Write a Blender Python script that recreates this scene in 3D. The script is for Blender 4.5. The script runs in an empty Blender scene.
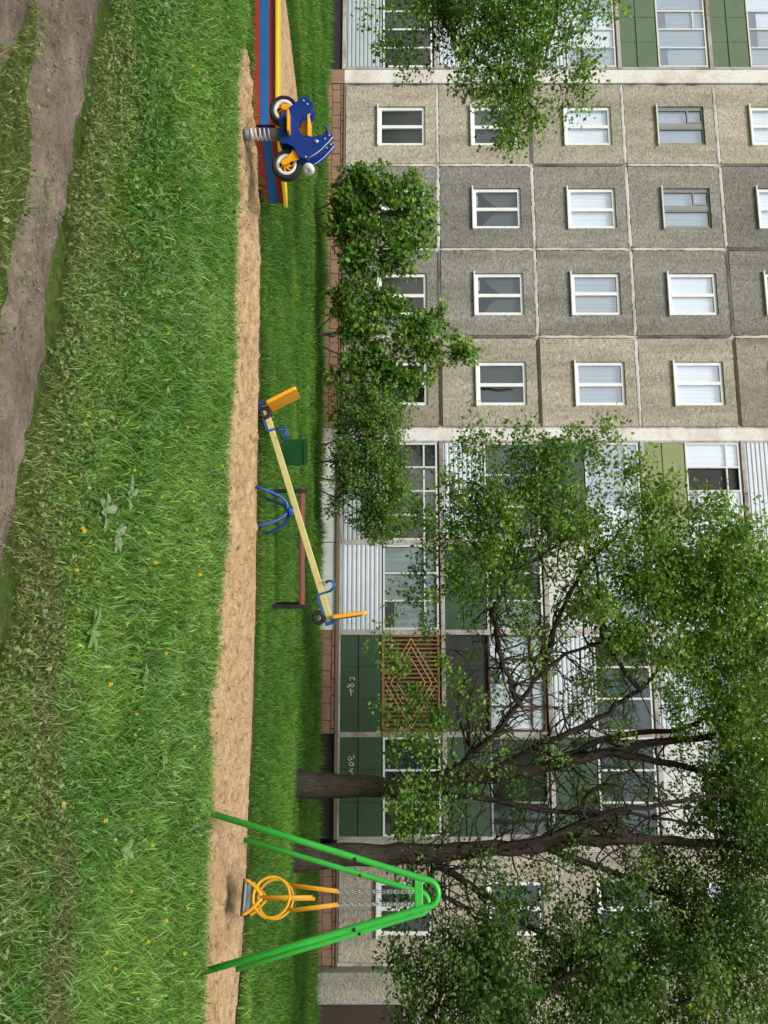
import bpy, bmesh, math, random
import numpy as np
from mathutils import Vector, Matrix
R = math.radians
rng = np.random.default_rng(7)
random.seed(7)
scene = bpy.context.scene
col = scene.collection
CH, F = 1.5, 740.0            # camera height, focal length in pixels of the tall side

# ------------------------------------------------------------------ helpers
def gz(x, y):
    t = np.clip((np.asarray(y, float) - 10.5) / 8.0, 0, 1)
    return -0.2 * t * t * (3 - 2 * t)

def at(u, h, d):
    """a point at distance d along the view axis: u along the long side, h up"""
    return np.array([(u - 512) / F * d, d, CH + (h - 384) / F * d])

def tag(o, label=None, cat=None, group=None, kind=None):
    if label: o['label'] = label
    if cat: o['category'] = cat
    if group: o['group'] = group
    if kind: o['kind'] = kind
    return o

def thing(name, label, cat, loc=(0, 0, 0), rz=0.0, group=None):
    o = bpy.data.objects.new(name, None)
    o.empty_display_size = 0.2
    col.objects.link(o)
    o.location = loc; o.rotation_euler = (0, 0, rz)
    return tag(o, label, cat, group)

class MB:
    """collects shapes into one mesh"""
    def __init__(s): s.v = []; s.f = []; s.smooth = []; s.mi = []
    def add(s, verts, faces, smooth=False, mi=0):
        n = len(s.v)
        s.v += [tuple(map(float, p)) for p in verts]
        s.f += [tuple(i + n for i in f) for f in faces]
        s.smooth += [smooth] * len(faces); s.mi += [mi] * len(faces)
        return s
    def bm(s, b, smooth=False, mi=0):
        b.verts.index_update()
        s.add([v.co[:] for v in b.verts], [[v.index for v in f.verts] for f in b.faces], smooth, mi)
        b.free(); return s
    def box(s, lo, hi, bev=0.0, M=None, mi=0):
        b = bmesh.new()
        bmesh.ops.create_cube(b, size=1)
        c = [(a + d) / 2 for a, d in zip(lo, hi)]; z = [abs(d - a) for a, d in zip(lo, hi)]
        for v in b.verts: v.co = Vector((v.co.x * z[0] + c[0], v.co.y * z[1] + c[1], v.co.z * z[2] + c[2]))
        if bev > 0: bmesh.ops.bevel(b, geom=list(b.edges), offset=min(bev, min(z) * .45), segments=2, affect='EDGES', profile=.5)
        if M is not None: b.transform(M)
        return s.bm(b, False, mi)
    def tube(s, pts, rad, n=8, cap=True, mi=0):
        pts = [Vector(p) for p in pts]
        rads = list(rad) if hasattr(rad, '__len__') else [rad] * len(pts)
        rings = []; up = None; V = []
        for i, p in enumerate(pts):
            if i == 0: t = pts[1] - p
            elif i == len(pts) - 1: t = p - pts[i - 1]
            else: t = (pts[i + 1] - p).normalized() + (p - pts[i - 1]).normalized()
            if t.length < 1e-9: t = Vector((0, 0, 1))
            t.normalize()
            if up is None:
                a = Vector((0, 0, 1)) if abs(t.z) < .9 else Vector((1, 0, 0))
                up = t.cross(a).normalized()
            else:
                up = (up - t * up.dot(t))
                if up.length < 1e-6: up = t.orthogonal()
                up.normalize()
            w = t.cross(up)
            for k in range(n):
                a = 2 * math.pi * k / n
                V.append(p + (up * math.cos(a) + w * math.sin(a)) * rads[i])
        Fc = []
        for i in range(len(pts) - 1):
            for k in range(n):
                Fc.append((i * n + k, i * n + (k + 1) % n, (i + 1) * n + (k + 1) % n, (i + 1) * n + k))
        if cap:
            Fc.append(tuple(reversed(range(n)))); m = (len(pts) - 1) * n
            Fc.append(tuple(range(m, m + n)))
        return s.add(V, Fc, True, mi)
    def ring(s, c, R_, r, axis, n=40, m=10, a0=0, a1=2 * math.pi, mi=0):
        axis = Vector(axis).normalized(); x = axis.orthogonal().normalized(); y = axis.cross(x); c = Vector(c)
        V = []; Fc = []
        for i in range(n):
            a = 2 * math.pi * i / n; d = x * math.cos(a) + y * math.sin(a)
            for k in range(m):
                b = 2 * math.pi * k / m
                V.append(c + d * (R_ + r * math.cos(b)) + axis * (r * math.sin(b)))
        for i in range(n):
            for k in range(m):
                Fc.append((i * m + k, ((i + 1) % n) * m + k, ((i + 1) % n) * m + (k + 1) % m, i * m + (k + 1) % m))
        return s.add(V, Fc, True, mi)
    def lathe(s, prof, c, axis, n=32, mi=0, smooth=True):
        """prof = closed loop of (radius, offset along axis)"""
        axis = Vector(axis).normalized(); x = axis.orthogonal().normalized(); y = axis.cross(x); c = Vector(c)
        V = []; Fc = []; m = len(prof)
        for i in range(n):
            a = 2 * math.pi * i / n; d = x * math.cos(a) + y * math.sin(a)
            for r, o in prof: V.append(c + d * max(r, 1e-4) + axis * o)
        for i in range(n):
            for k in range(m):
                Fc.append((i * m + k, i * m + (k + 1) % m, ((i + 1) % n) * m + (k + 1) % m, ((i + 1) % n) * m + k))
        return s.add(V, Fc, smooth, mi)
    def prism(s, poly, y0, y1, bev=0.0, mi=0, M=None):
        """polygon in x,z extruded from y0 to y1"""
        b = bmesh.new()
        vs = [b.verts.new((p[0], y0, p[1])) for p in poly]
        f = b.faces.new(vs)
        r = bmesh.ops.extrude_face_region(b, geom=[f])
        for e in r['geom']:
            if isinstance(e, bmesh.types.BMVert): e.co.y = y1
        bmesh.ops.recalc_face_normals(b, faces=list(b.faces))
        if bev > 0:
            ed = [e for e in b.edges if abs(e.verts[0].co.y - e.verts[1].co.y) < 1e-6]
            bmesh.ops.bevel(b, geom=ed, offset=bev, segments=2, affect='EDGES', profile=.5)
        if M is not None: b.transform(M)
        return s.bm(b, False, mi)
    def build(s, name, mats, parent=None, loc=None):
        me = bpy.data.meshes.new(name)
        me.from_pydata(s.v, [], s.f)
        me.polygons.foreach_set('use_smooth', s.smooth)
        me.polygons.foreach_set('material_index', s.mi)
        for m in (mats if isinstance(mats, (list, tuple)) else [mats]): me.materials.append(m)
        me.update()
        o = bpy.data.objects.new(name, me); col.objects.link(o)
        if parent is not None: o.parent = parent
        if loc is not None: o.location = loc
        return o

def np_mesh(name, V, faces, mats, colr=None, parent=None, smooth=False):
    """V (n,3), faces (m,k) all of one size, colr (n,3)"""
    me = bpy.data.meshes.new(name)
    n, m, k = len(V), len(faces), faces.shape[1]
    me.vertices.add(n); me.vertices.foreach_set('co', np.ascontiguousarray(V, dtype=np.float32).ravel())
    me.loops.add(m * k); me.loops.foreach_set('vertex_index', np.ascontiguousarray(faces, dtype=np.int32).ravel())
    me.polygons.add(m); me.polygons.foreach_set('loop_start', np.arange(0, m * k, k, dtype=np.int32))
    if smooth: me.polygons.foreach_set('use_smooth', np.ones(m, dtype=bool))
    me.update(calc_edges=True)
    if colr is not None:
        at_ = me.color_attributes.new('Col', 'FLOAT_COLOR', 'POINT')
        c4 = np.ones((n, 4), dtype=np.float32); c4[:, :3] = colr
        at_.data.foreach_set('color', c4.ravel())
    me.materials.append(mats)
    o = bpy.data.objects.new(name, me); col.objects.link(o)
    if parent is not None: o.parent = parent
    return o

# value noise
_T = rng.random((256, 256))
def vnoise(x, y):
    xi = np.floor(x).astype(int); yi = np.floor(y).astype(int); fx = x - xi; fy = y - yi
    fx = fx * fx * (3 - 2 * fx); fy = fy * fy * (3 - 2 * fy)
    g = lambda a, b: _T[a & 255, b & 255]
    return (g(xi, yi) * (1 - fx) + g(xi + 1, yi) * fx) * (1 - fy) + (g(xi, yi + 1) * (1 - fx) + g(xi + 1, yi + 1) * fx) * fy
def fbm(x, y, o=4):
    r = 0; a = .5; t = 0
    for i in range(o):
        r = r + a * vnoise(x * 2 ** i + 17.3 * i, y * 2 ** i + 9.1 * i); t += a; a *= .5
    return r / t

# ------------------------------------------------------------------ materials
class NT:
    def __init__(s, name):
        s.m = bpy.data.materials.new(name); s.m.use_nodes = True
        s.t = s.m.node_tree; s.t.nodes.clear(); s.out = s.n('ShaderNodeOutputMaterial')
    def n(s, typ, **kw):
        o = s.t.nodes.new(typ)
        for k, v in kw.items(): setattr(o, k, v)
        return o
    def l(s, a, b): s.t.links.new(a, b)
    def noise(s, scale, detail=4, rough=.55, vec=None):
        o = s.n('ShaderNodeTexNoise'); o.inputs['Scale'].default_value = scale
        o.inputs['Detail'].default_value = detail; o.inputs['Roughness'].default_value = rough
        if vec is not None: s.l(vec, o.inputs['Vector'])
        return o.outputs['Fac']
    def ramp(s, fac, stops):
        r = s.n('ShaderNodeValToRGB'); e = r.color_ramp.elements
        while len(e) < len(stops): e.new(.5)
        for i, (p, c) in enumerate(stops):
            e[i].position = p; e[i].color = (*c, 1) if len(c) == 3 else c
        s.l(fac, r.inputs['Fac']); return r.outputs['Color']
    def mix(s, a, b, fac, mode='MIX'):
        m = s.n('ShaderNodeMix'); m.data_type = 'RGBA'; m.blend_type = mode
        for i, val in ((6, a), (7, b), (0, fac)):
            if hasattr(val, 'is_linked'): s.l(val, m.inputs[i])
            elif i == 0: m.inputs[0].default_value = val
            else: m.inputs[i].default_value = (*val, 1)
        return m.outputs[2]
    def bsdf(s, color, rough=.6, metal=0, spec=.4, bump=None, bstr=.3, bdist=.01):
        p = s.n('ShaderNodeBsdfPrincipled')
        for key, val in (('Base Color', color), ('Roughness', rough), ('Metallic', metal), ('Specular IOR Level', spec)):
            if hasattr(val, 'is_linked'): s.l(val, p.inputs[key])
            else: p.inputs[key].default_value = (*val, 1) if key == 'Base Color' else val
        if bump is not None:
            b = s.n('ShaderNodeBump'); b.inputs['Strength'].default_value = bstr; b.inputs['Distance'].default_value = bdist
            s.l(bump, b.inputs['Height']); s.l(b.outputs['Normal'], p.inputs['Normal'])
        return p.outputs[0]
    def done(s, sh): s.l(sh, s.out.inputs['Surface']); return s.m

def paint(name, c, rough=.4, wear=.25, metal=0, scale=9, dirt=(.12, .09, .06), spec=.4):
    """painted surface, a little uneven and dusty"""
    k = NT(name); pos = k.n('ShaderNodeNewGeometry').outputs['Position']
    n1 = k.noise(scale, 5, .6, pos); n2 = k.noise(scale * 6, 3, .6, pos)
    a = k.mix(tuple(x * .8 for x in c), tuple(min(1, x * 1.12) for x in c), n1)
    f = k.ramp(n2, [(.5, (0, 0, 0)), (.78, (wear, wear, wear))])
    a = k.mix(a, dirt, f)
    r = k.ramp(n1, [(.2, (rough * .75,) * 3), (.8, (min(1, rough * 1.35),) * 3)])
    return k.done(k.bsdf(a, r, metal, spec, n2, .08, .004))

def pebble(name, c1, c2, c3, scale=30):
    """panel faced with stone chippings"""
    k = NT(name); pos = k.n('ShaderNodeNewGeometry').outputs['Position']
    v = k.n('ShaderNodeTexVoronoi'); v.inputs['Scale'].default_value = scale; k.l(pos, v.inputs['Vector'])
    sep = k.n('ShaderNodeSeparateColor'); k.l(v.outputs['Color'], sep.inputs[0])
    a = k.ramp(sep.outputs[0], [(0, c2), (.35, c1), (.7, c1), (1, c3)])
    n = k.noise(11, 5, .7, pos); a = k.mix(a, k.ramp(n, [(.3, tuple(x * .55 for x in c1)), (.7, tuple(min(1, x * 1.3) for x in c1))]), .55)
    mp = k.n('ShaderNodeMapping'); mp.inputs['Scale'].default_value = (1.9, 1.9, .30); k.l(pos, mp.inputs[0])
    st = k.noise(1.0, 6, .65, mp.outputs[0])
    a = k.mix(a, k.ramp(st, [(.34, (.58, .58, .56)), (.60, (1, 1, 1))]), .75, 'MULTIPLY')
    oi = k.n('ShaderNodeObjectInfo').outputs['Random']
    a = k.mix(a, k.ramp(oi, [(0, (.78, .77, .75)), (.5, (1, .99, .97)), (1, (1.15, 1.13, 1.08))]), 1.0, 'MULTIPLY')
    return k.done(k.bsdf(a, .95, 0, .15, v.outputs['Distance'], .8, .015))

def mat_attr(name, transl=.3, rough=.55, spec=.25, tint=1.0):
    k = NT(name); a = k.n('ShaderNodeAttribute', attribute_name='Col').outputs['Color']
    p = k.bsdf(a, rough, 0, spec)
    t = k.n('ShaderNodeBsdfTranslucent')
    k.l(k.mix(a, (1.15, 1.2, .55), 1.0, 'MULTIPLY'), t.inputs['Color'])
    m = k.n('ShaderNodeMixShader'); m.inputs[0].default_value = transl
    k.l(p, m.inputs[1]); k.l(t.outputs[0], m.inputs[2])
    return k.done(m.outputs[0])

def bark(name, c):
    k = NT(name); pos = k.n('ShaderNodeNewGeometry').outputs['Position']
    mp = k.n('ShaderNodeMapping'); mp.inputs['Scale'].default_value = (9, 9, 1.6); k.l(pos, mp.inputs[0])
    n = k.noise(3.5, 7, .7, mp.outputs[0])
    a = k.ramp(n, [(.3, tuple(x * .35 for x in c)), (.55, c), (.8, tuple(x * 1.7 for x in c))])
    return k.done(k.bsdf(a, .95, 0, .1, n, 1.0, .03))

M = {}
M['swing_green'] = paint('swing_green', (.035, .42, .045), .33, .18)
M['yellow'] = paint('yellow_paint', (.75, .36, .015), .38, .3)
M['rail_yellow'] = paint('rail_yellow', (.72, .5, .02), .5, .3)
M['orange'] = paint('orange_plastic', (.85, .36, .008), .35, .08)
M['cream'] = paint('cream_paint', (.50, .45, .17), .45, .3)
M['blue'] = paint('blue_panel', (.005, .034, .20), .28, .1)
M['blue_steel'] = paint('blue_steel', (.012, .07, .26), .38, .18)
M['board_blue'] = paint('board_blue', (.01, .11, .34), .55, .4)
M['board_red'] = paint('board_red', (.30, .025, .025), .6, .45)
M['bench_red'] = paint('bench_red', (.20, .055, .035), .5, .4)
M['black_steel'] = paint('black_steel', (.014, .014, .015), .45, .2)
M['rubber'] = paint('black_rubber', (.012, .012, .012), .75, .3)
M['white_plastic'] = paint('white_plastic', (.72, .72, .70), .4, .12)
M['grey_plastic'] = paint('grey_plastic', (.16, .165, .16), .5, .2)
M['coil'] = paint('coil_steel', (.58, .59, .58), .42, .25)
M['chain'] = paint('chain_steel', (.5, .51, .5), .35, .2, .7)
M['seat_grey'] = paint('seat_grey', (.22, .24, .25), .5, .2)
M['box_green'] = paint('box_green', (.004, .065, .014), .42, .2)
M['bolt'] = paint('bolt_metal', (.5, .52, .55), .35, .1, .6)
M['pvc'] = paint('window_pvc', (.80, .80, .78), .35, .08, 0, 3)
M['old_frame'] = paint('old_window_wood', (.27, .275, .265), .7, .6, 0, 14, (.12, .10, .08))
M['white_metal'] = paint('white_painted_frame', (.66, .66, .63), .55, .4, 0, 8, (.25, .2, .15))
M['brown_frame'] = paint('brown_painted_frame', (.07, .035, .022), .6, .3)
M['corr'] = paint('white_corrugated_sheet', (.62, .66, .70), .45, .14, 0, 2.5, (.3, .27, .22))
M['corr_grey'] = paint('grey_corrugated_sheet', (.42, .47, .48), .5, .2, 0, 2.5, (.25, .25, .22))
M['green_sheet'] = paint('green_sheet', (.042, .08, .046), .5, .35, 0, 2.0, (.03, .05, .03))
M['green_plastic'] = paint('green_plastic_sheet', (.11, .165, .09), .4, .45, 0, 3.0, (.12, .15, .05))
M['lime_plastic'] = paint('lime_plastic_sheet', (.22, .26, .09), .4, .45, 0, 2.0, (.3, .3, .12))
M['white_sheet'] = paint('white_sheet', (.62, .62, .58), .6, .35, 0, 4, (.3, .25, .2))
M['lattice'] = paint('varnished_slats', (.32, .14, .045), .55, .4, 0, 12, (.08, .04, .02))
M['lattice_light'] = paint('light_wood_strips', (.50, .30, .12), .55, .3)
M['graffiti'] = paint('white_spray', (.62, .66, .6), .7, .3)
M['void'] = paint('dark_void', (.02, .018, .016), .9, .3)  # near-black paint stands for the shade beneath the loggias
M['interior'] = paint('dark_room', (.035, .035, .035), .9, .1)  # near-black paint puts the dimness of unlit rooms into the colour
M['door_brown'] = paint('brown_door', (.035, .022, .016), .6, .4)
M['drain'] = paint('brown_ledge', (.20, .14, .10), .75, .6)
M['sill_tin'] = paint('tin_sill', (.72, .72, .70), .4, .2)

def plaster(name, c, dark, amt=.6):
    k = NT(name); pos = k.n('ShaderNodeNewGeometry').outputs['Position']
    n1 = k.noise(1.1, 7, .68, pos); n2 = k.noise(16, 5, .7, pos)
    a = k.mix(c, dark, k.ramp(n1, [(.45, (0, 0, 0)), (.62, (amt,) * 3)]))
    a = k.mix(a, k.ramp(n2, [(.3, (.7, .68, .64)), (.6, (1, 1, 1))]), .6, 'MULTIPLY')
    return k.done(k.bsdf(a, .9, 0, .15, n2, .4, .01))
M['mortar'] = plaster('seam_mortar', (.55, .53, .49), (.13, .10, .085), .95)
M['white_wall'] = plaster('white_plaster', (.76, .745, .70), (.45, .39, .32), .6)
M['slab'] = plaster('concrete_slab', (.46, .44, .40), (.2, .16, .13), .85)
M['plinth_wall'] = plaster('reddish_brick_plinth', (.32, .19, .125), (.2, .12, .085), .6)
M['pebble_beige'] = pebble('beige_pebbledash', (.41, .375, .30), (.19, .165, .125), (.60, .56, .47), 20)
M['pebble_grey'] = pebble('grey_pebbledash', (.262, .258, .226), (.12, .118, .10), (.42, .41, .365), 20)
M['pebble_pale'] = pebble('pale_pebbledash', (.33, .32, .26), (.18, .17, .13), (.46, .45, .38), 22)

def glass(name, tint, refl=.22):
    k = NT(name)
    t = k.n('ShaderNodeBsdfTransparent'); t.inputs[0].default_value = (*tint, 1)
    pos = k.n('ShaderNodeNewGeometry').outputs['Position']
    g = k.n('ShaderNodeBsdfGlossy'); g.inputs['Roughness'].default_value = .03; g.inputs[0].default_value = (.9, .95, 1, 1)
    b = k.n('ShaderNodeBump'); b.inputs['Strength'].default_value = .12; b.inputs['Distance'].default_value = .02
    k.l(k.noise(1.4, 1, .5, pos), b.inputs['Height']); k.l(b.outputs[0], g.inputs['Normal'])
    m = k.n('ShaderNodeMixShader'); m.inputs[0].default_value = refl
    k.l(t.outputs[0], m.inputs[1]); k.l(g.outputs[0], m.inputs[2])
    return k.done(m.outputs[0])
M['glass'] = glass('window_glass', (.75, .8, .78), .11)
M['glass_bright'] = glass('window_glass_bright', (.85, .9, .92), .30)

def curtain_mat(name, c):
    k = NT(name); pos = k.n('ShaderNodeNewGeometry').outputs['Position']
    mp = k.n('ShaderNodeMapping'); mp.inputs['Scale'].default_value = (7, 7, .35); k.l(pos, mp.inputs[0])
    n = k.noise(2.4, 4, .6, mp.outputs[0])
    a = k.mix(tuple(x * (.8 if c[0] > .8 else .55) for x in c), tuple(min(1, x * 1.2) for x in c), n)  # upright streaks put the shading of folds into the cloth colour
    return k.done(k.bsdf(a, .9, 0, .1))
M['cur_white'] = curtain_mat('white_net_curtain', (.95, .97, 1.0))
M['cur_pale'] = curtain_mat('pale_curtain', (.42, .47, .50))
M['cur_grey'] = curtain_mat('grey_curtain', (.11, .135, .125))
M['cur_dark'] = curtain_mat('dark_pane_backing', (.045, .062, .052))  # dark greenish sheet stands for dim glass and its green reflections

M['leaf'] = mat_attr('leaf', .42, .48, .35)
M['blade'] = mat_attr('grass_blade', .38, .55, .3)
M['bark'] = bark('bark', (.062, .05, .04))
M['bark_thin'] = bark('bark_light', (.10, .085, .065))
M['petal'] = paint('dandelion_yellow', (.78, .60, .02), .7, .1)
M['stem'] = paint('stem_green', (.14, .24, .05), .6, .1)

def ground_mat():
    k = NT('soil_under_grass'); pos = k.n('ShaderNodeNewGeometry').outputs['Position']
    n = k.noise(2.0, 8, .7, pos); n2 = k.noise(26, 5, .7, pos)
    a = k.ramp(n, [(.3, (.05, .085, .018)), (.55, (.08, .12, .03)), (.75, (.12, .12, .055))])
    a = k.mix(a, k.ramp(n2, [(.3, (.45, .45, .4)), (.7, (1.3, 1.25, 1.1))]), .8, 'MULTIPLY')
    return k.done(k.bsdf(a, 1, 0, .05, n2, .8, .03))
def sand_mat():
    k = NT('sand'); pos = k.n('ShaderNodeNewGeometry').outputs['Position']
    n = k.noise(1.3, 6, .65, pos); n2 = k.noise(38, 6, .75, pos); n3 = k.noise(9, 4, .6, pos)
    a = k.ramp(n, [(.3, (.40, .265, .14)), (.6, (.51, .355, .20)), (.8, (.58, .43, .265))])
    a = k.mix(a, k.ramp(n2, [(.30, (.42, .36, .30)), (.5, (1, 1, 1)), (.75, (1.25, 1.22, 1.2))]), .7, 'MULTIPLY')
    a = k.mix(a, k.ramp(n3, [(.33, (.5, .43, .36)), (.47, (1, 1, 1))]), .75, 'MULTIPLY')
    return k.done(k.bsdf(a, 1, 0, .08, n2, .9, .02))
def dirt_mat():
    k = NT('trodden_earth'); pos = k.n('ShaderNodeNewGeometry').outputs['Position']
    n = k.noise(2.2, 7, .68, pos); n2 = k.noise(34, 6, .75, pos); n3 = k.noise(7, 5, .65, pos)
    a = k.ramp(n, [(.25, (.125, .098, .072)), (.5, (.23, .185, .14)), (.75, (.32, .265, .20))])
    a = k.mix(a, k.ramp(n2, [(.28, (.45, .42, .4)), (.5, (1, 1, 1)), (.75, (1.3, 1.28, 1.25))]), .75, 'MULTIPLY')
    a = k.mix(a, k.ramp(n3, [(.3, (.55, .52, .5)), (.55, (1, 1, 1))]), .7, 'MULTIPLY')
    return k.done(k.bsdf(a, .97, 0, .1, n2, .9, .025))
M['ground'] = ground_mat(); M['sand'] = sand_mat(); M['dirt'] = dirt_mat()

# ------------------------------------------------------------------ ground, sand, dirt road
xs = np.unique(np.concatenate([np.linspace(-400, -30, 12), np.linspace(-30, 30, 121), np.linspace(30, 400, 12)]))
ys = np.unique(np.concatenate([np.linspace(-400, -6, 12), np.linspace(-6, 26, 100), np.linspace(26, 400, 12)]))
gx, gy = np.meshgrid(xs, ys)
gv = np.stack([gx, gy, gz(gx, gy) - .04], -1).reshape(-1, 3)
nx, ny = len(xs), len(ys)
ii = (np.arange(ny - 1)[:, None] * nx + np.arange(nx - 1)[None]).ravel()
tag(np_mesh('ground', gv, np.stack([ii, ii + 1, ii + nx + 1, ii + nx], 1), M['ground'], smooth=True), kind='structure')

def wig(x, s, amp, seed): return (fbm(np.asarray(x) * s + seed, np.full(np.shape(x), seed * 1.7), 4) - .5) * 2 * amp
SN = np.array([(-5.1, 8.0), (-4.73, 7.68), (-4.18, 7.5), (-3.14, 7.45), (-2.09, 7.3), (-1.31, 7.3), (-.68, 7.03), (.23, 6.95), (.8, 6.73), (1.56, 6.42), (2.27, 6.27), (2.9, 6.24), (3.57, 6.17), (4.2, 6.07), (6, 5.7), (9, 5.2)])
SF = np.array([(-5.1, 8.02), (-4.79, 8.55), (-4.38, 8.95), (-3.22, 9.1), (-1.61, 9.02), (.29, 8.88), (2.11, 8.67), (3.05, 8.41), (3.82, 8.22), (4.62, 7.99), (5.2, 7.6), (6.5, 7.3), (9, 6.8)])
sand_near = lambda x: np.interp(x, SN[:, 0], SN[:, 1]) + wig(x, 1.6, .13, 3.1)
sand_far = lambda x: np.interp(x, SF[:, 0], SF[:, 1]) + wig(x, 1.3, .07, 8.7)
R1F = np.array([(-9, 5.6), (-5, 4.7), (-2.76, 3.99), (-2.15, 3.76), (-1.62, 3.57), (-1.15, 3.45), (-.71, 3.33), (-.23, 3.16), (.1, 3.02), (.4, 2.9), (2, 2.3), (5, 1.3)])
R1N = np.array([(-9, 4.3), (-5, 3.75), (-2.27, 3.29), (-1.88, 3.28), (-1.46, 3.2), (-1.03, 3.07), (-.63, 2.93), (-.44, 2.86), (1.5, 2.0), (5, .7)])
R2F = np.array([(-9, 4.1), (-4, 3.62), (-2.25, 3.22), (-1.87, 3.05), (-1.61, 2.88), (0, 2.0), (5, -.6)])
r1f = lambda x: np.interp(x, R1F[:, 0], R1F[:, 1]) + wig(x, 2.4, .07, 1.3) + wig(x, 11, .05, 4.4)
r1n = lambda x: np.interp(x, R1N[:, 0], R1N[:, 1]) + wig(x, 2.4, .09, 5.3) + wig(x, 11, .05, 4.4)
r2f = lambda x: np.interp(x, R2F[:, 0], R2F[:, 1]) + wig(x, 2.4, .09, 2.3) + wig(x, 11, .05, 4.4)
r2n = lambda x: np.interp(x, R2F[:, 0], R2F[:, 1]) - 1.0

def strip(name, lo, hi, x0, x1, nxs, nys, mat, relief, lift=.006, rs=6.0, flat=None):
    X = np.linspace(x0, x1, nxs); a = lo(X); b = np.maximum(hi(X), a + .02)
    t = np.linspace(0, 1, nys)
    XX = np.repeat(X[None], nys, 0); YY = a[None] * (1 - t[:, None]) + b[None] * t[:, None]
    e = np.minimum(1, np.minimum(t, 1 - t) * 5)[:, None]
    ZZ = gz(XX, YY) + lift + relief * e * (fbm(XX * rs, YY * rs, 5) - .45) - .034 * (1 - e)
    if flat is not None:
        q = np.clip(np.hypot(XX - flat[0], YY - flat[1]) / flat[2] - .4, 0, 1); ZZ = ZZ * q + (1 - q) * .002
    V = np.stack([XX, YY, ZZ], -1).reshape(-1, 3)
    i = (np.arange(nys - 1)[:, None] * nxs + np.arange(nxs - 1)[None]).ravel()
    return tag(np_mesh(name, V, np.stack([i, i + 1, i + nxs + 1, i + nxs], 1), mat, smooth=True), kind='structure')
strip('sand_strip', sand_near, sand_far, -5.05, 9, 1300, 130, M['sand'], .12, .004, 7.0, (-4.03, 7.9, .3))
strip('dirt_road', r1n, r1f, -9, 5, 900, 70, M['dirt'], .075, -.006, 4)
strip('dirt_road', r2n, r2f, -9, 5, 700, 90, M['dirt'], .075, -.006, 4)

# ------------------------------------------------------------------ grass
def grass_patch(name, n, xr, yr, keep, length, width, colfun, lean=.55, seg=2, clump=None):
    px = rng.uniform(*xr, n); py = rng.uniform(*yr, n)
    k = keep(px, py) > rng.random(n); px, py = px[k], py[k]; n = len(px)
    L = length(px, py) * rng.uniform(.45, 1.25, n); W = width(px, py) * rng.uniform(.6, 1.3, n)
    # neighbours lean the same way a bit, so the turf reads as tufts
    ang = fbm(px * 3.1, py * 3.1, 3) * 14 + rng.normal(0, 1.9, n)
    ln = np.abs(rng.normal(lean, .3, n)).clip(.05, 1.5)
    tw = rng.uniform(0, 2 * np.pi, n)
    dx, dy = np.cos(ang), np.sin(ang); wx, wy = np.cos(tw), np.sin(tw)
    ts = np.linspace(0, 1, seg + 1)
    V = np.zeros((n, seg * 2 + 1, 3)); C = np.zeros((n, seg * 2 + 1, 3)); z0 = gz(px, py) - .012
    base = colfun(px, py, n)
    for i, t in enumerate(ts):
        hz = L * (np.sin(np.minimum(ln, 1.45) * 0 + 1) * 0 + t * np.cos(ln * t * .8)); r = L * t * np.sin(ln * t * .9 + .12)
        w = W * (1 - t) ** .7 * .5
        sh = (.55 + .6 * t)  # blade colour darkened at the root, shade between blades painted in
        if i < seg:
            for s, sg in ((0, -1), (1, 1)):
                V[:, i * 2 + s, 0] = px + dx * r + wx * w * sg; V[:, i * 2 + s, 1] = py + dy * r + wy * w * sg; V[:, i * 2 + s, 2] = z0 + hz
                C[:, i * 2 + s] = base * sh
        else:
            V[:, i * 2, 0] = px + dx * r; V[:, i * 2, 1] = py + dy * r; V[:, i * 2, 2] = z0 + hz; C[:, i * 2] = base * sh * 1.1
    m = seg * 2 + 1; o = np.arange(n)[:, None] * m
    fs = []
    for i in range(seg):
        a, b = i * 2, i * 2 + 1
        if i < seg - 1: fs += [np.stack([a, b, b + 2], 0), np.stack([a, b + 2, a + 2], 0)]
        else: fs += [np.stack([a, b, b + 1], 0)]
    faces = np.concatenate([o + f[None] for f in fs], 0)
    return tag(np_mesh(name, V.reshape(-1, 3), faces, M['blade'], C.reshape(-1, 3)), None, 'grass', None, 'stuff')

def lerp(a, b, t): return np.asarray(a)[None] * (1 - t[:, None]) + np.asarray(b)[None] * t[:, None]
def sd(lo, hi, x, y): return np.minimum(y - lo(x), hi(x) - y)        # >0 inside a strip

def vis(x, y, m=1.2): return (np.abs(x) < y * .72 + m)
def near_keep(x, y):
    k = vis(x, y).astype(float)
    n = fbm(x * 2.5, y * 2.5, 4)
    ds = sd(sand_near, sand_far, x, y); k *= np.where((x > -5.05) & (ds > -.02 + (n - .5) * .12), .004, 1)
    d1 = sd(r1n, r1f, x, y); k *= np.where(d1 > (n - .5) * .5, np.where(n > .62, .25, .015), 1)
    k *= np.where(y < r2f(x) + (n - .5) * .5, np.where(n > .62, .2, .015), 1)
    # strip of worn ground along the road
    dr = y - r1f(x)
    k *= np.where(dr < 0, .55, 1) * np.where((dr >= 0) & (dr < 1.0), np.where(y > 0, .62, 1) + .38 * np.clip(dr / 1.0 + (fbm(x * 1.6 + 9, y * 1.6, 3) - .5) * 1.6, 0, 1), 1)
    bd = np.where(x < -4.45, 8.5 - y, 8.5 + (x + 4.45) * 1.13 - y)
    k = np.where((x < -3.8) & (bd > .01) & (bd < .20 + .25 * (n - .4)), np.maximum(k, .75), k)
    k = np.where((x < -3.9) & (bd <= .01) & (bd > -.06), 0, k)
    return k
def near_len(x, y):
    dr = y - r1f(x)
    t = np.clip(dr / 1.3, 0, 1)
    return (.042 + .052 * t) * (.65 + .8 * fbm(x * 1.8, y * 1.8, 3)) * np.where(dr < 0, .85, 1)
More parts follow.
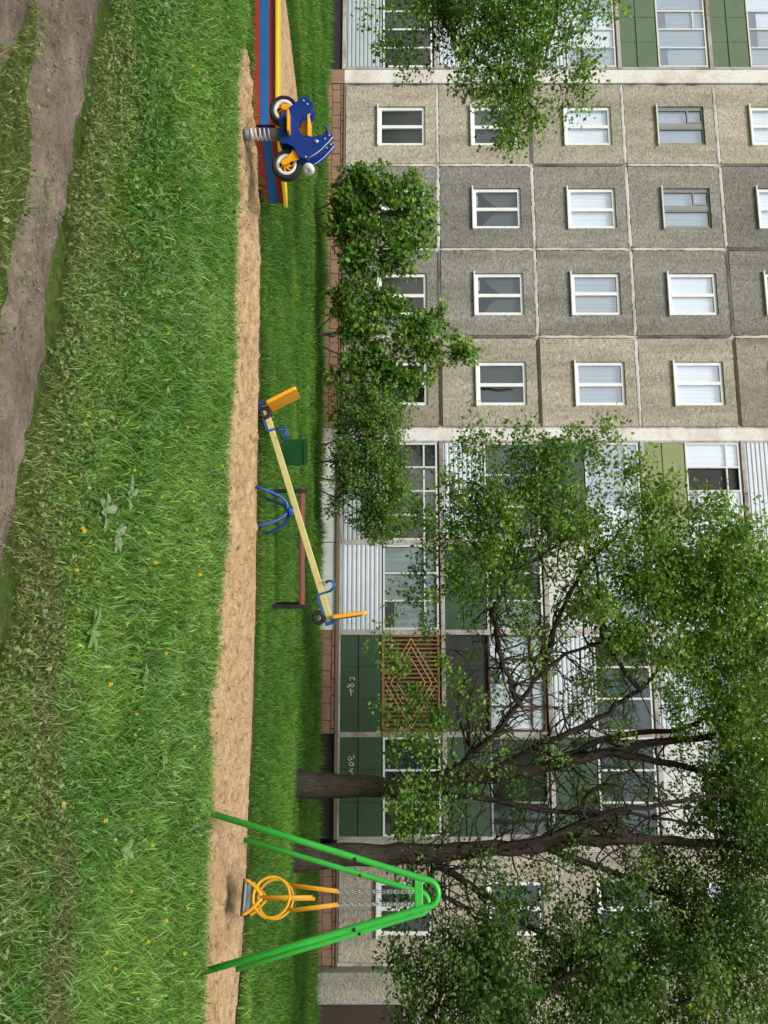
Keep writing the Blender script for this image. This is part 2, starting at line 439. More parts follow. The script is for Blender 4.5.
def near_col(x, y, n):
    t = np.clip(fbm(x * 1.3 + 4, y * 1.3, 4) * 2.2 - .6, 0, 1)
    c = lerp((.095, .255, .026), (.22, .40, .06), t)
    dr = y - r1f(x)
    w = np.clip(.85 - dr / .8 + (fbm(x * 2 + 7, y * 2, 3) - .5) * 1.5, 0, 1) * .7
    c = c * (1 - w[:, None]) + np.asarray((.27, .29, .10))[None] * w[:, None]
    worn = np.exp(-((y - 3.22 - .06 * x) / .17) ** 2) * (x > .1) * np.clip(fbm(x * 2.2, y * 4, 3) * 3 - .8, 0, 1)
    c = c * (1 - .7 * worn[:, None]) + np.asarray((.20, .17, .085))[None] * .7 * worn[:, None]; w = np.maximum(w, worn)
    dry = rng.random(n) < (.05 + .22 * w)
    c[dry] = np.asarray((.30, .25, .11)) * rng.uniform(.5, 1.1, (dry.sum(), 1))
    lite = rng.random(n) < .2; c[lite] = c[lite] * 1.55 + .05  # some blades lightened: highlights put into their colour
    return c * rng.uniform(.6, 1.35, (n, 1))
wn = lambda x, y: .0045 + .0006 * y
grass_patch('meadow_grass', 90000, (-3.9, 3.9), (2.3, 4.0), near_keep, near_len, wn, near_col, .75, 3)
grass_patch('meadow_grass', 150000, (-6.6, 6.6), (4.0, 8.0), near_keep, near_len, lambda x, y: .006 + .0007 * y, near_col, .6, 3)

def pale_col(x, y, n): return lerp((.22, .40, .12), (.42, .53, .29), rng.random(n)) * rng.uniform(.7, 1.2, (n, 1))  # pale blades: grass highlights painted as blade colour
grass_patch('meadow_grass', 34000, (-6.6, 6.6), (2.5, 8.0), lambda x, y: near_keep(x, y) * np.clip((fbm(x * 1.4 + 2, y * 1.4, 3) - .25) * 2.2, .1, 1), lambda x, y: near_len(x, y) * 1.3, lambda x, y: .005 + .0009 * y, pale_col, .95, 3)
def far_keep(x, y):
    k = vis(x, y, 1.5).astype(float)
    ds = sd(sand_near, sand_far, x, y); k *= np.where((x > -5.05) & (ds > -.03), .004, 1)
    bd = np.where(x < -4.45, 8.5 - y, 8.5 + (x + 4.45) * 1.13 - y)
    k = np.where((x < -3.8) & (bd > .01) & (bd < .16), np.maximum(k, .6), k); k = np.where((x < -3.9) & (bd <= .01) & (bd > -.06), 0, k)
    k *= np.where(y > 19.45 - .163 * x, 0, 1)
    return k
def far_col(x, y, n):
    t = np.clip(fbm(x * .8 + 4, y * .8, 4) * 2.4 - .7, 0, 1)
    c = lerp((.065, .20, .02), (.16, .34, .042), t)
    dry = rng.random(n) < .05; c[dry] = (.3, .28, .12)
    return c * rng.uniform(.65, 1.3, (n, 1))
grass_patch('lawn_grass', 130000, (-9, 9), (8.0, 12.5), far_keep, lambda x, y: .085 * (.6 + .8 * fbm(x * 1.5, y * 1.5, 3)), lambda x, y: .012 + 0 * x, far_col, .5, 2)
grass_patch('lawn_grass', 140000, (-16, 15), (12.5, 22), far_keep, lambda x, y: (.11 + .15 * np.clip((y + .163 * x - 16.6) / 2.6, 0, 1)) * (.35 + 1.1 * fbm(x * 1.7, y * 1.2, 3)), lambda x, y: .02 + 0 * x, far_col, .5, 2)

# small-leaved herbs creeping between the blades and out over the bare earth
def herbs(name, n, xr, yr, keep, size, pal):
    px = rng.uniform(*xr, n); py = rng.uniform(*yr, n); k = keep(px, py) > rng.random(n); px, py = px[k], py[k]; n = len(px)
    a = rng.uniform(0, 6.283, n); L = size * rng.uniform(.5, 1.6, n); W = L * rng.uniform(.35, .8, n); tl = rng.uniform(.0, 1.0, n)
    p = np.stack([px, py, gz(px, py) + rng.uniform(.004, .055, n)], 1)
    d = np.stack([np.cos(a) * np.cos(tl), np.sin(a) * np.cos(tl), np.sin(tl)], 1) * L[:, None]; q = np.stack([-np.sin(a), np.cos(a), rng.uniform(-.4, .4, n)], 1) * W[:, None] * .5
    dn = np.zeros((n, 3)); dn[:, 2] = -L * rng.uniform(.1, .6, n)
    V = np.stack([p, p + d * .5 + q, p + d + dn, p + d * .5 - q], 1).reshape(-1, 3)
    f = (np.arange(n)[:, None, None] * 4 + np.array([[0, 1, 2], [0, 2, 3]])[None]).reshape(-1, 3)
    pal = np.asarray(pal); c = pal[rng.integers(0, len(pal), n)] * rng.uniform(.6, 1.3, (n, 1))
    tag(np_mesh(name, V, f, M['leaf'], np.repeat(c, 4, 0)), None, None, None, 'stuff')
def herb_keep(x, y):
    k = vis(x, y).astype(float); n = fbm(x * 3 + 5, y * 3, 4)
    ds = sd(sand_near, sand_far, x, y); k *= np.where((x > -5.05) & (ds > .0), .0, 1)
    d1 = sd(r1n, r1f, x, y); k *= np.where(d1 > (n - .45) * .35, .03, 1); k *= np.where(y < r2f(x) + (n - .5) * .4, .03, 1)
    dr = y - r1f(x); k *= np.where(dr < 0, .35, np.clip(1.1 - dr / 2.2, .22, 1))
    return k * np.clip((n - .30) * 4.2, .08, 1)
herbs('ground_herbs', 34000, (-4.2, 4.2), (2.3, 4.4), herb_keep, .022, [(.19, .29, .07), (.24, .33, .11), (.13, .23, .04), (.30, .36, .17), (.24, .22, .10)])
herbs('ground_herbs', 60000, (-6.4, 6.4), (4.4, 8.0), herb_keep, .04, [(.12, .24, .04), (.17, .29, .08), (.08, .19, .025), (.22, .32, .12)])

def grit(name, n, lo, hi, x0, x1, size, pal):
    px = rng.uniform(x0, x1, n * 2); t = rng.random(n * 2); a, b = lo(px), hi(px); py = a + (b - a) * t; k = (b - a) > .03; px, py = px[k][:n], py[k][:n]; n = len(px)
    base = np.array([(1, 0, 0), (0, 1, 0), (-1, 0, 0), (0, -1, 0), (0, 0, .8), (0, 0, -.8)]); fa = np.array([(0, 1, 4), (1, 2, 4), (2, 3, 4), (3, 0, 4), (1, 0, 5), (2, 1, 5), (3, 2, 5), (0, 3, 5)])
    sz = size * rng.uniform(.4, 1.0, n) ** 2 + size * .2; an = rng.uniform(0, 6.28, n); V = base[None] * rng.uniform(.6, 1.3, (n, 6, 1)) * sz[:, None, None]
    V = np.stack([V[..., 0] * np.cos(an)[:, None] - V[..., 1] * np.sin(an)[:, None], V[..., 0] * np.sin(an)[:, None] + V[..., 1] * np.cos(an)[:, None], V[..., 2]], -1)
    V += np.stack([px, py, gz(px, py) + .004], -1)[:, None]
    pal = np.asarray(pal); c = pal[rng.integers(0, len(pal), n)] * rng.uniform(.7, 1.2, (n, 1))
    tag(np_mesh(name, V.reshape(-1, 3), (np.arange(n)[:, None, None] * 6 + fa[None]).reshape(-1, 3), M['blade'], np.repeat(c, 6, 0)), None, None, None, 'stuff')
grit('earth_crumbs', 1100, lambda x: r1n(x) + .05, lambda x: r1f(x) - .06, -4, .2, .006, [(.24, .20, .165), (.32, .28, .23), (.40, .36, .30)])
grit('earth_crumbs', 500, lambda x: r2f(x) - .7, lambda x: r2f(x) - .08, -4, 0, .006, [(.24, .20, .165), (.32, .28, .23), (.40, .36, .30)])
grit('sand_crumbs', 2600, sand_near, sand_far, -5, 6, .010, [(.34, .22, .12), (.46, .32, .18), (.26, .17, .09), (.52, .38, .22)])

# ------------------------------------------------------------------ dandelions and broad-leaved weeds
def dandelion_mesh():
    b = MB()
    b.tube([(0, 0, 0), (.006, .003, .05), (.0, .006, .10)], [.003, .0028, .0025], 5, True, 1)
    for ring, (r, z, n) in enumerate(((.023, .098, 16), (.018, .105, 13), (.011, .110, 9))):
        for k in range(n):
            a = 2 * math.pi * k / n + ring; c, s = math.cos(a), math.sin(a)
            w = .0045
            b.add([(c * .002, s * .002 + .006, .1), (c * r - s * w, s * r + c * w + .006, z + .004), (c * r * 1.08, s * r * 1.08 + .006, z + .002), (c * r + s * w, s * r - c * w + .006, z + .004)], [(0, 1, 2, 3)], False, 0)
    return b
dand = [(430, 120, 530), (396, 162, 545), (430, 183, 480), (437, 178, 478), (447, 181, 502), (457, 170, 500), (510, 155, 560)]
spots = [(69, 409), (66, 523), (73, 531), (56, 566), (136, 497), (146, 492), (155, 514), (134, 537), (178, 489), (182, 500), (187, 527), (184, 476), (196, 541), (195, 544), (188, 572), (186, 590), (113, 629), (197, 630), (184, 744), (186, 818), (138, 850), (92, 947), (84, 824), (152, 912), (177, 911), (102, 975), (97, 994), (43, 802), (147, 741), (182, 33), (180, 69), (200, 136), (228, 210), (120, 470), (140, 560), (165, 610), (150, 660), (170, 690), (120, 720), (200, 700), (160, 790), (110, 890), (130, 940), (170, 960), (60, 640), (90, 690), (210, 470), (205, 430), (175, 430), (150, 330), (190, 290), (120, 250), (165, 190)]
first = None
for i, (h, u) in enumerate(spots):
    y = CH * F / (384 - h); x = (u - 512) / F * y
    if first is None:
        first = dandelion_mesh().build('dandelion', [M['petal'], M['stem']]); o = first
    else:
        o = first.copy(); col.objects.link(o)
    o.location = (x, y, float(gz(x, y)) - .01); o.rotation_euler = (random.uniform(-.35, .1), random.uniform(-.3, .3), random.uniform(0, 6))
    s = random.uniform(.30, .5) * (.6 + .085 * y); o.scale = (s, s, random.uniform(.8, 1.25))
    tag(o, 'small yellow dandelion flower in the green meadow grass before the sand strip', 'dandelion', 'dandelions in the meadow grass')

def weed(name, loc, leaves, label, colr, group=None):
    V = []; Fc = []; C = []
    for (ang, L, W, tilt) in leaves:
        c, s = math.cos(ang), math.sin(ang); n = 6; o = len(V)
        for i in range(n + 1):
            t = i / n; w = W * (math.sin(math.pi * min(1, t * .92 + .08)) ** .8) * .5 * (1 + .18 * math.sin(i * 2.4)); r = L * t
            z = L * (math.sin(tilt) * t - .55 * t * t * math.sin(tilt)) + .02
            for sg in (-1, 0, 1):
                V.append((c * r * math.cos(tilt * .5) - s * w * sg, s * r * math.cos(tilt * .5) + c * w * sg, z + (abs(sg) * .25 * w)))
                C.append(np.asarray(colr) * (.8 + .4 * t if sg else 1.15))
        for i in range(n):
            for k in range(2): a = o + i * 3 + k; Fc.append((a, a + 1, a + 4, a + 3))
    o = np_mesh(name, np.array(V), np.array(Fc), M['leaf'], np.array(C), smooth=True); o.location = loc
    return tag(o, label, 'weed', group)
for (u, h, lab, k) in ((511, 100, 'broad pale grey-green weed leaves standing in the meadow, the palest rosette', 0), (497, 124, 'narrow pale weed leaf rosette just beyond the palest rosette in the grass', 1), (534, 111, 'pale broad-leaved weed to the right of the palest rosette in the grass', 2), (631, 87, 'flat grey-green weed rosette low in the meadow below the seesaw bench', 3), (680, 138, 'broad-leaved weed in the mid meadow in front of the sand strip', 4), (757, 158, 'broad-leaved weed close to the sand edge left of the swing', 5), (850, 118, 'broad-leaved weed in front of the left swing leg', 6)):
    y = CH * F / (384 - h); x = (u - 512) / F * y
    lv = [(random.uniform(0, 6.28), random.uniform(.07, .14), random.uniform(.03, .06), random.uniform(.3, .8)) for _ in range(9)]
    weed('broadleaf_weed', (x, y, .0), lv, lab, (.34, .42, .26) if k < 3 else (.24, .36, .14), 'broad-leaved weeds in the meadow')

# ------------------------------------------------------------------ the apartment building
ANG = math.atan2(-.1609, .9870)
bld = thing('apartment_building', 'five-storey panel apartment block of pebbledash panels with white windows and glazed loggias', 'building', (-2.27, 20.01, 0), ANG)
Z0, ST = .34, 2.70
def box_part(name, lo, hi, mat, parent=bld, bev=.0): return MB().box(lo, hi, bev).build(name, mat, parent)

# carcass behind the panels shows as mortar in the seams
MB().box((-26, 1.7, Z0), (16, 9, Z0 + 5 * ST + .2)).build('carcass_wall', M['mortar'], bld)
for x0, x1, jx in ((-10.42, .02, [-10.42, -7.8, -5.2, -2.6, 0]), (10.76, 13.42, [10.76, 13.42])):     # joints between the panels
    cw = MB()
    for x in jx: cw.box((x - .07, .0345, Z0), (x + .07, .19, Z0 + 5 * ST + .2))
    for q in range(6):
        for a_, e_ in zip(jx[:-1], jx[1:]): cw.box((a_ + .071, .0345, Z0 + q * ST - .07 * (q > 0)), (e_ - .071, .19, Z0 + q * ST + .07 + .13 * (q == 5)))
    cw.build('joint_mortar', M['mortar'], bld)
box_part = lambda name, lo, hi, mat, parent=None, bev=.0: MB().box(lo, hi, bev).build(name, mat, parent or bld)
box_part('end_wall', (-26, .0345, Z0), (-23.4, .19, Z0 + 5 * ST + .2), M['mortar'])
box_part('end_wall', (13.5, .037, Z0), (16, .19, Z0 + 5 * ST + .2), M['mortar'])
def brick_plinth(x0, x1):
    b = MB(); x = x0; r = 0
    zz = -.45
    rows = [(-.45, -.02), (-.005, .235), (.25, .33)]
    for ri, (za, zb) in enumerate(rows):
        x = x0 - (ri % 2) * .2
        while x < x1:
            a = max(x, x0); e = min(x + .40, x1)
            if e - a > .03: b.box((a + .006, -.0 + random.uniform(0, .008) - .02 * (ri == 2), za), (e - .006, .04, zb), .006)
            x += .41
    b.box((x0, .03, -.45), (x1, .10, .335))
    return b
brick_plinth(-10.42, .0).build('plinth', M['plinth_wall'], bld)
brick_plinth(10.76, 13.4).build('plinth', M['plinth_wall'], bld)
box_part('plinth_ledge', (-10.42, -.05, .335), (.0, .03, .375), M['drain'])
box_part('plinth_ledge', (10.76, -.05, .335), (13.4, .03, .375), M['drain'])

def wall_panel(x0, x1, z0, z1, hole, mat):
    """slab with a window opening and a chamfered edge, front at y=0"""
    b = MB(); g = .02
    o = [(x0, z0), (x1, z0), (x1, z1), (x0, z1)]; oi = [(x0 + g, z0 + g), (x1 - g, z0 + g), (x1 - g, z1 - g), (x0 + g, z1 - g)]
    V = [(x, .034, z) for x, z in o] + [(x, 0, z) for x, z in oi]
    Fc = [(i, (i + 1) % 4, 4 + (i + 1) % 4, 4 + i) for i in range(4)]
    if hole:
        hx0, hx1, hz0, hz1 = hole; h = [(hx0, hz0), (hx1, hz0), (hx1, hz1), (hx0, hz1)]
        V += [(x, 0, z) for x, z in h] + [(x, .20, z) for x, z in h]
        Fc += [(4 + i, 4 + (i + 1) % 4, 8 + (i + 1) % 4, 8 + i) for i in range(4)]
        Fc += [(8 + i, 8 + (i + 1) % 4, 12 + (i + 1) % 4, 12 + i) for i in range(4)]
    else: Fc += [(4, 5, 6, 7)]
    return b.add(V, Fc).build('wall_panel', mat, bld)

def wavy(x0, x1, z0, z1, y, amp=.02, per=.11, gap=None):
    n = max(6, int((x1 - x0) / .018)); ph = random.uniform(0, 6)
    X = [x0 + (x1 - x0) * i / n for i in range(n + 1)]
    Yv = [y + amp * math.sin(2 * math.pi * x / per + ph) + amp * .6 * math.sin(2 * math.pi * x / (per * 2.7)) for x in X]
    b = MB(); V = [(x, yy, z0) for x, yy in zip(X, Yv)] + [(x, yy, z1) for x, yy in zip(X, Yv)]
    return b.add(V, [(i, i + 1, n + 2 + i, n + 1 + i) for i in range(n)], True)

def window(x0, x1, z0, z1, style, cur, label=None):
    """frame, mullion, glass panes, sill, curtain, dark room behind; front of the frame 0.05 behind the wall face"""
    old = style == 'old'; fm = M['old_frame'] if old else M['pvc']
    f = MB(); t = .095 if not old else .06; y0, y1 = .05, .12
    f.box((x0, y0, z0), (x0 + t, y1, z1), .006); f.box((x1 - t, y0, z0), (x1, y1, z1), .006)
    f.box((x0 + t, y0, z0), (x1 - t, y1, z0 + t), .006); f.box((x0 + t, y0, z1 - t), (x1 - t, y1, z1), .006)
    xm = (x0 + x1) / 2 + random.uniform(-.03, .03); hm = .05
    f.box((xm - hm, y0 - .004, z0 + t), (xm + hm, y1, z1 - t), .006)
    panes = [(x0 + t, xm - hm, z0 + t, z1 - t), (xm + hm, x1 - t, z0 + t, z1 - t)]
    if old:
        for a, c in ((x0 + t, xm - hm), (xm + hm, x1 - t)):
            f.box((a, y0 + .005, z0 + t), (a + .045, y1, z1 - t), .004); f.box((c - .045, y0 + .005, z0 + t), (c, y1, z1 - t), .004)
        zt = z1 - t - .42
        f.box((x0 + t + .046, y0 + .007, zt), (xm - hm - .046, y1, zt + .05), .004)
        f.box((xm - .16, y0 + .009, zt + .05), (xm - .11, y1, z1 - t), .004)
    w = f.build('window', fm, bld)
    if label: w['label'] = label
    for (a, c, d, e) in panes:
        MB().add([(a, .09, d), (c, .09, d), (c, .09, e), (a, .09, e)], [(0, 1, 2, 3)]).build('pane', M['glass_bright' if cur in ('white', 'pale', 'bright') else 'glass'], w)
    # reveal / room behind
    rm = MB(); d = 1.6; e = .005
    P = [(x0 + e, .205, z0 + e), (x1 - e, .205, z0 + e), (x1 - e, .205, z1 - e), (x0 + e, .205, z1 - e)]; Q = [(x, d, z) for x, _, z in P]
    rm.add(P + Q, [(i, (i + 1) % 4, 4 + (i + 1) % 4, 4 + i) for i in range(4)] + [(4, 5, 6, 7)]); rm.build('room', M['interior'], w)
    if cur == 'bright': wavy(x0 + .03, x1 - .03, z0 + .03, z1 - .03, .15, .006, .3).build('curtain', M['cur_white'], w)
    elif cur == 'drape':
        b_ = MB(); n_ = 14; a_, e_, c_ = x0 + .03, x1 - .03, (x0 + x1) / 2       # a net curtain gathered to one side
        for p_, q_ in (((a_, c_), .62), ((e_, c_), .5)):
            V_ = []
            for i_ in range(n_ + 1):
                t_ = i_ / n_; x_ = p_[0] + (p_[1] - p_[0]) * t_; V_ += [(x_, .18 + .012 * math.sin(i_ * 2.1), z1 - .03), (x_, .18 + .012 * math.sin(i_ * 2.1 + .5), z0 + .05 + (z1 - z0) * q_ * (.25 + .75 * t_ ** 1.6))]
            b_.add(V_, [(2 * i_, 2 * i_ + 1, 2 * i_ + 3, 2 * i_ + 2) for i_ in range(n_)], True)
        b_.build('curtain', M['cur_grey'], w)
        MB().box((a_ + .1, .16, z0 + .002), (a_ + .42, .20, z0 + .16), .03).build('windowsill_pot', M['cur_pale'], w)
    elif cur == 'white': wavy(x0 + .03, x1 - .03, z0 + .03, z1 - .03, .17, .012).build('curtain', M['cur_white'], w)
    elif cur == 'pale': wavy(x0 + .03, x1 - .03, z0 + .03, z1 - .03, .17, .014).build('curtain', M['cur_pale'], w)
    elif cur == 'grey':
        wavy(x0 + .03, x1 - .03, z0 + .03, z1 - .03, .185, .010, .14).build('curtain', M['cur_grey'], w)
    elif cur == 'half':
        wavy(x0 + .03, x0 + .55, z0 + .03, z1 - .03, .185, .010, .14).build('curtain', M['cur_grey'], w)
        wavy(x1 - .5, x1 - .03, z0 + .03, z1 - .03, .185, .010, .14).build('curtain', M['cur_dark'], w)
    elif cur == 'low':
        wavy(x0 + .03, x1 - .03, z0 + .03, z0 + .55, .185, .010, .14).build('curtain', M['cur_pale'], w)
        wavy(x0 + .03, x1 - .03, z0 + .57, z1 - .03, .195, .010, .14).build('curtain', M['cur_dark'], w)
    else: wavy(x0 + .03, x1 - .03, z0 + .03, z1 - .03, .195, .010, .14).build('curtain', M['cur_dark'], w)  # dark windows: this sheet stands for dim reflecting glass
    # projecting sill
    s = MB(); s.box((x0 - .04, -.075, z0 - .045), (x1 + .04, .05, z0 - .002), .008); s.build('sill', M['sill_tin'] if not old else M['white_metal'], w)
    return w

curs = {(-4, 0): 'dark', (-4, 1): 'half', (-4, 2): 'bright', (-4, 3): 'pale', (-4, 4): 'white',
        (-3, 0): 'dark', (-3, 1): 'drape', (-3, 2): 'white', (-3, 3): 'pale', (-3, 4): 'white',
        (-2, 0): 'dark', (-2, 1): 'drape', (-2, 2): 'pale', (-2, 3): 'bright', (-2, 4): 'pale',
        (-1, 0): 'dark', (-1, 1): 'dark', (-1, 2): 'pale', (-1, 3): 'white', (-1, 4): 'white',
        (10, 0): 'dark', (10, 1): 'dark', (10, 2): 'dark', (10, 3): 'pale', (10, 4): 'dark'}
for (k, s), cu in curs.items():
    x0 = k * 2.6 if k < 0 else 10.78
    x0 += .035; x1 = x0 + 2.53
    z0 = Z0 + s * ST + .04; z1 = Z0 + (s + 1) * ST - .035
    xc = (x0 + x1) / 2 + .04; hole = (xc - .62, xc + .62, Z0 + s * ST + 1.0, Z0 + s * ST + 2.36)
    wall_panel(x0, x1, z0, z1, hole, M['pebble_grey'] if k in (-3, -2) else M['pebble_beige'])
    old = s == 3 and k in (-4, -3)
    window(*hole, 'old' if old else 'pvc', cu, 'weathered grey wooden window with a small vent pane' if old else None)
# blank neighbours that fill the wall beyond the loggias on both sides
for k in (-10, -9):
    for s in range(5):
        x0 = k * 2.6 + .035; wall_panel(x0, x0 + 2.53, Z0 + s * ST + .04, Z0 + (s + 1) * ST - .035, None, M['pebble_beige'])
# mortar smeared over some joints, brown sealant on others
def smear(p0, p1, w, mat):
    b = MB(); n = 26; p0 = np.array(p0); p1 = np.array(p1); d = p1 - p0; L = np.linalg.norm(d); d /= L; nn = np.array([-d[1], d[0]])
    V = []
    for i in range(n + 1):
        t = i / n; c = p0 + d * L * t
        a = w * random.uniform(.65, 1.25); e = w * random.uniform(.65, 1.25)
        if i in (0, n): a *= .4; e *= .4
        V += [(*(c + nn * a)[[0]], -.006, (c + nn * a)[1]), (c[0], -.016, c[1]), (*(c - nn * e)[[0]], -.006, (c - nn * e)[1])]
    Fc = []
    for i in range(n):
        for k in range(2): q = i * 3 + k; Fc.append((q, q + 1, q + 4, q + 3))
    return b.add(V, Fc, True).build('seam', mat, bld)
M['seam_white'] = plaster('white_seam_filler', (.62, .60, .56), (.4, .36, .31), .8)
M['seam_brown'] = plaster('brown_seam_sealant', (.10, .062, .045), (.05, .04, .035), .8)
M['seam_grey'] = plaster('grey_seam_filler', (.17, .165, .155), (.08, .075, .07), .8)
sc_ = {'w': M['seam_white'], 'b': M['seam_brown'], 'g': M['seam_grey']}
for s, codes in ((1, 'wwgb'), (2, 'gwww'), (3, 'wwwb'), (4, 'wwwg')):   # storey joints, four bays from left to right
    codes = {1: 'wwgb', 2: 'gwwb', 3: 'wwww', 4: 'wwgb'}[s]
    for i, c in enumerate(codes):
        x = -10.4 + 2.6 * i; z = Z0 + s * ST
        smear((x + .05, z), (x + 2.55, z), .045 if c == 'w' else .04, sc_[c])
for i, codes in enumerate(('wwgwg', 'wwwwg', 'wgwgw', )):               # upright joints between the bays
    for s, c in enumerate(codes):
        x = -7.8 + 2.6 * i
        smear((x, Z0 + s * ST + .06), (x, Z0 + (s + 1) * ST - .06), .038 if c == 'w' else .03, sc_[c])
for s in range(1, 5): smear((10.8, Z0 + s * ST), (13.38, Z0 + s * ST), .04, sc_['w'])

# white plaster strips at both sides of the loggia stacks
def pier(x0, x1, mat, z0=Z0, z1=Z0 + 5 * ST + .2, y0=-.03):
    b = MB(); n = 24
    b.box((x0, y0, z0), (x1, .036, z1), .01); return b.build('pier', mat, bld)
pier(.02, .36, M['white_wall']); pier(-10.86, -10.42, M['white_wall']); pier(10.50, 10.76, M['slab'])
box_part('pier', (.02, -.028, -.4), (.36, .036, Z0 - .004), M['slab']); box_part('pier', (-10.86, -.028, -.4), (-10.42, .036, Z0 - .004), M['plinth_wall'])

# loggias -------------------------------------------------------------
def corrugated(x0, x1, z0, z1, y, per=.118, dep=.02):
    Z = []; z = z0                                   # ribs run level
    while z < z1:
        for fx, fy in ((0, 0), (.30, 0), (.42, 1), (.88, 1)):
            if z + fx * per <= z1: Z.append((z + fx * per, y - dep * fy))
        z += per
    Z.append((z1, y)); n = len(Z)
    V = [(x0, b, a) for a, b in Z] + [(x1, b, a) for a, b in Z]
    return MB().add(V, [(i, n + i, n + i + 1, i + 1) for i in range(n - 1)])

def loggia(x0, x1, s, parapet, glaz, curt='grey', cols=3, label=None, rail=(0,), opened=None):
    zb = Z0 + s * ST; zt = zb + ST
    sl = MB(); sl.box((x0, -.06, zb - .07), (x1, .03, zb + .04), .01)              # floor slab edge
    sl.box((x0, -.05, zb + .05), (x0 + .065, .03, zt - .09), .006); sl.box((x1 - .065, -.05, zb + .05), (x1, .03, zt - .09), .006)
    lg = sl.build('loggia', M['slab'], bld)
    if label: lg['label'] = label
    a, c = x0 + .067, x1 - .067; zp = zb + 1.10
    if parapet in ('corr', 'corr_grey'):
        p = corrugated(a, c, zb + .05, zp, -.04); p.build('parapet', M[parapet], lg)
    elif parapet:
        p = MB(); nb = 3
        for i in range(nb):
            q0 = a + (c - a) * i / nb; q1 = a + (c - a) * (i + 1) / nb
            p.box((q0 + .004, -.045 + random.uniform(0, .01), zb + .05), (q1 - .004, -.02, zp), .003)
        p.build('parapet', M[parapet], lg)
        r = MB(); r.box((a, -.06, zb + .52), (c, -.046, zb + .56)); r.build('rail', M[parapet], lg)
    z0, z1 = zp + .03, zt - .12
    rm = MB(); y = .06; d = 1.1                                                     # dark space behind
    P = [(a, .034 - .055, z0), (c, .034 - .055, z0), (c, .034 - .055, z1), (a, .034 - .055, z1)]
    bk = MB().add([(a, .026, zb + .06), (c, .026, zb + .06), (c, .026, z1 + .02), (a, .026, z1 + .02)], [(0, 1, 2, 3)]); bk.build('shade_backing', M['interior'], lg)  # near-black sheet close behind the glazing stands for the shaded loggia depth
    if glaz:
        fm = {'white': M['white_metal'], 'brown': M['brown_frame'], 'pvc': M['pvc'], 'old': M['old_frame']}[glaz]
        fr = MB(); t = .05; y0, y1 = -.05, -.005
        fr.box((a, y0, z0), (c, y1, z0 + t), .004); fr.box((a, y0, z1 - t), (c, y1, z1), .004)
        xs_ = [a + (c - t - a) * i / cols for i in range(cols + 1)]
        for i, x in enumerate(xs_): fr.box((x, y0 - .003, z0 + t + .001), (x + t, y1, z1 - t - .001), .004)
        zm = z1 - .38
        if rail:
            for i in range(cols):
                if rail == 'all' or i in rail: fr.box((xs_[i] + t, y0 + .004, zm), (xs_[i + 1], y1, zm + .045), .004)
        fo = fr.build('glazing_frame', fm, lg)
        br = curt in ('white', 'pale')
        for i in range(cols):
            if opened == i: continue
            MB().add([(xs_[i] + t, -.03, z0 + t), (xs_[i + 1], -.03, z0 + t), (xs_[i + 1], -.03, z1 - t), (xs_[i] + t, -.03, z1 - t)], [(0, 1, 2, 3)]).build('glass', M['glass_bright' if br else 'glass'], lg)
        if curt:
            for i in range(cols):
                if opened == i: continue
                cm = {'white': ('white', 'pale'), 'pale': ('pale', 'white'), 'grey': ('grey', 'pale'), 'dark': ('dark', 'grey')}[curt][random.random() < .25]
                wavy(xs_[i] + t, xs_[i + 1], z0 + t + random.choice((0, 0, .25)), z1 - t, .008, .008, .17).build('curtain', M['cur_' + cm], lg)
    return lg, (a, c, zb, zp, z0, z1)

BX = [.36, 3.12, 5.45, 8.0, 10.5]
spec = {
 (0, 0): ('corr_grey', 'white', 'dark', 4, 'all'), (1, 0): ('corr', 'white', 'grey', 3, 'all'), (2, 0): ('green_sheet', None, None, 3, 0), (3, 0): ('green_sheet', 'pvc', 'dark', 3, 0),
 (0, 1): ('corr', 'white', 'dark', 3, None), (1, 1): ('green_sheet', 'white', 'grey', 3, None), (2, 1): (None, 'brown', 'pale', 4, 'all'), (3, 1): ('green_sheet', 'old', 'dark', 3, None),
 (0, 2): ('green_sheet', 'white', 'pale', 3, 'all'), (1, 2): ('white_sheet', 'white', 'pale', 3, None), (2, 2): ('corr', 'white', 'dark', 3, None), (3, 2): ('green_sheet', 'white', 'dark', 3, None),
 (0, 3): ('lime_plastic', 'white', 'white', 4, 'all'), (1, 3): ('white_sheet', 'white', 'white', 3, 'all'), (2, 3): ('corr', 'white', 'pale', 3, None), (3, 3): ('white_sheet', 'pvc', 'pale', 3, 'all'),
 (0, 4): ('corr', 'white', 'pale', 3, None), (1, 4): ('corr', 'white', 'white', 3, None), (2, 4): ('green_plastic', 'white', 'pale', 3, None), (3, 4): ('white_sheet', 'white', 'pale', 3, None)}
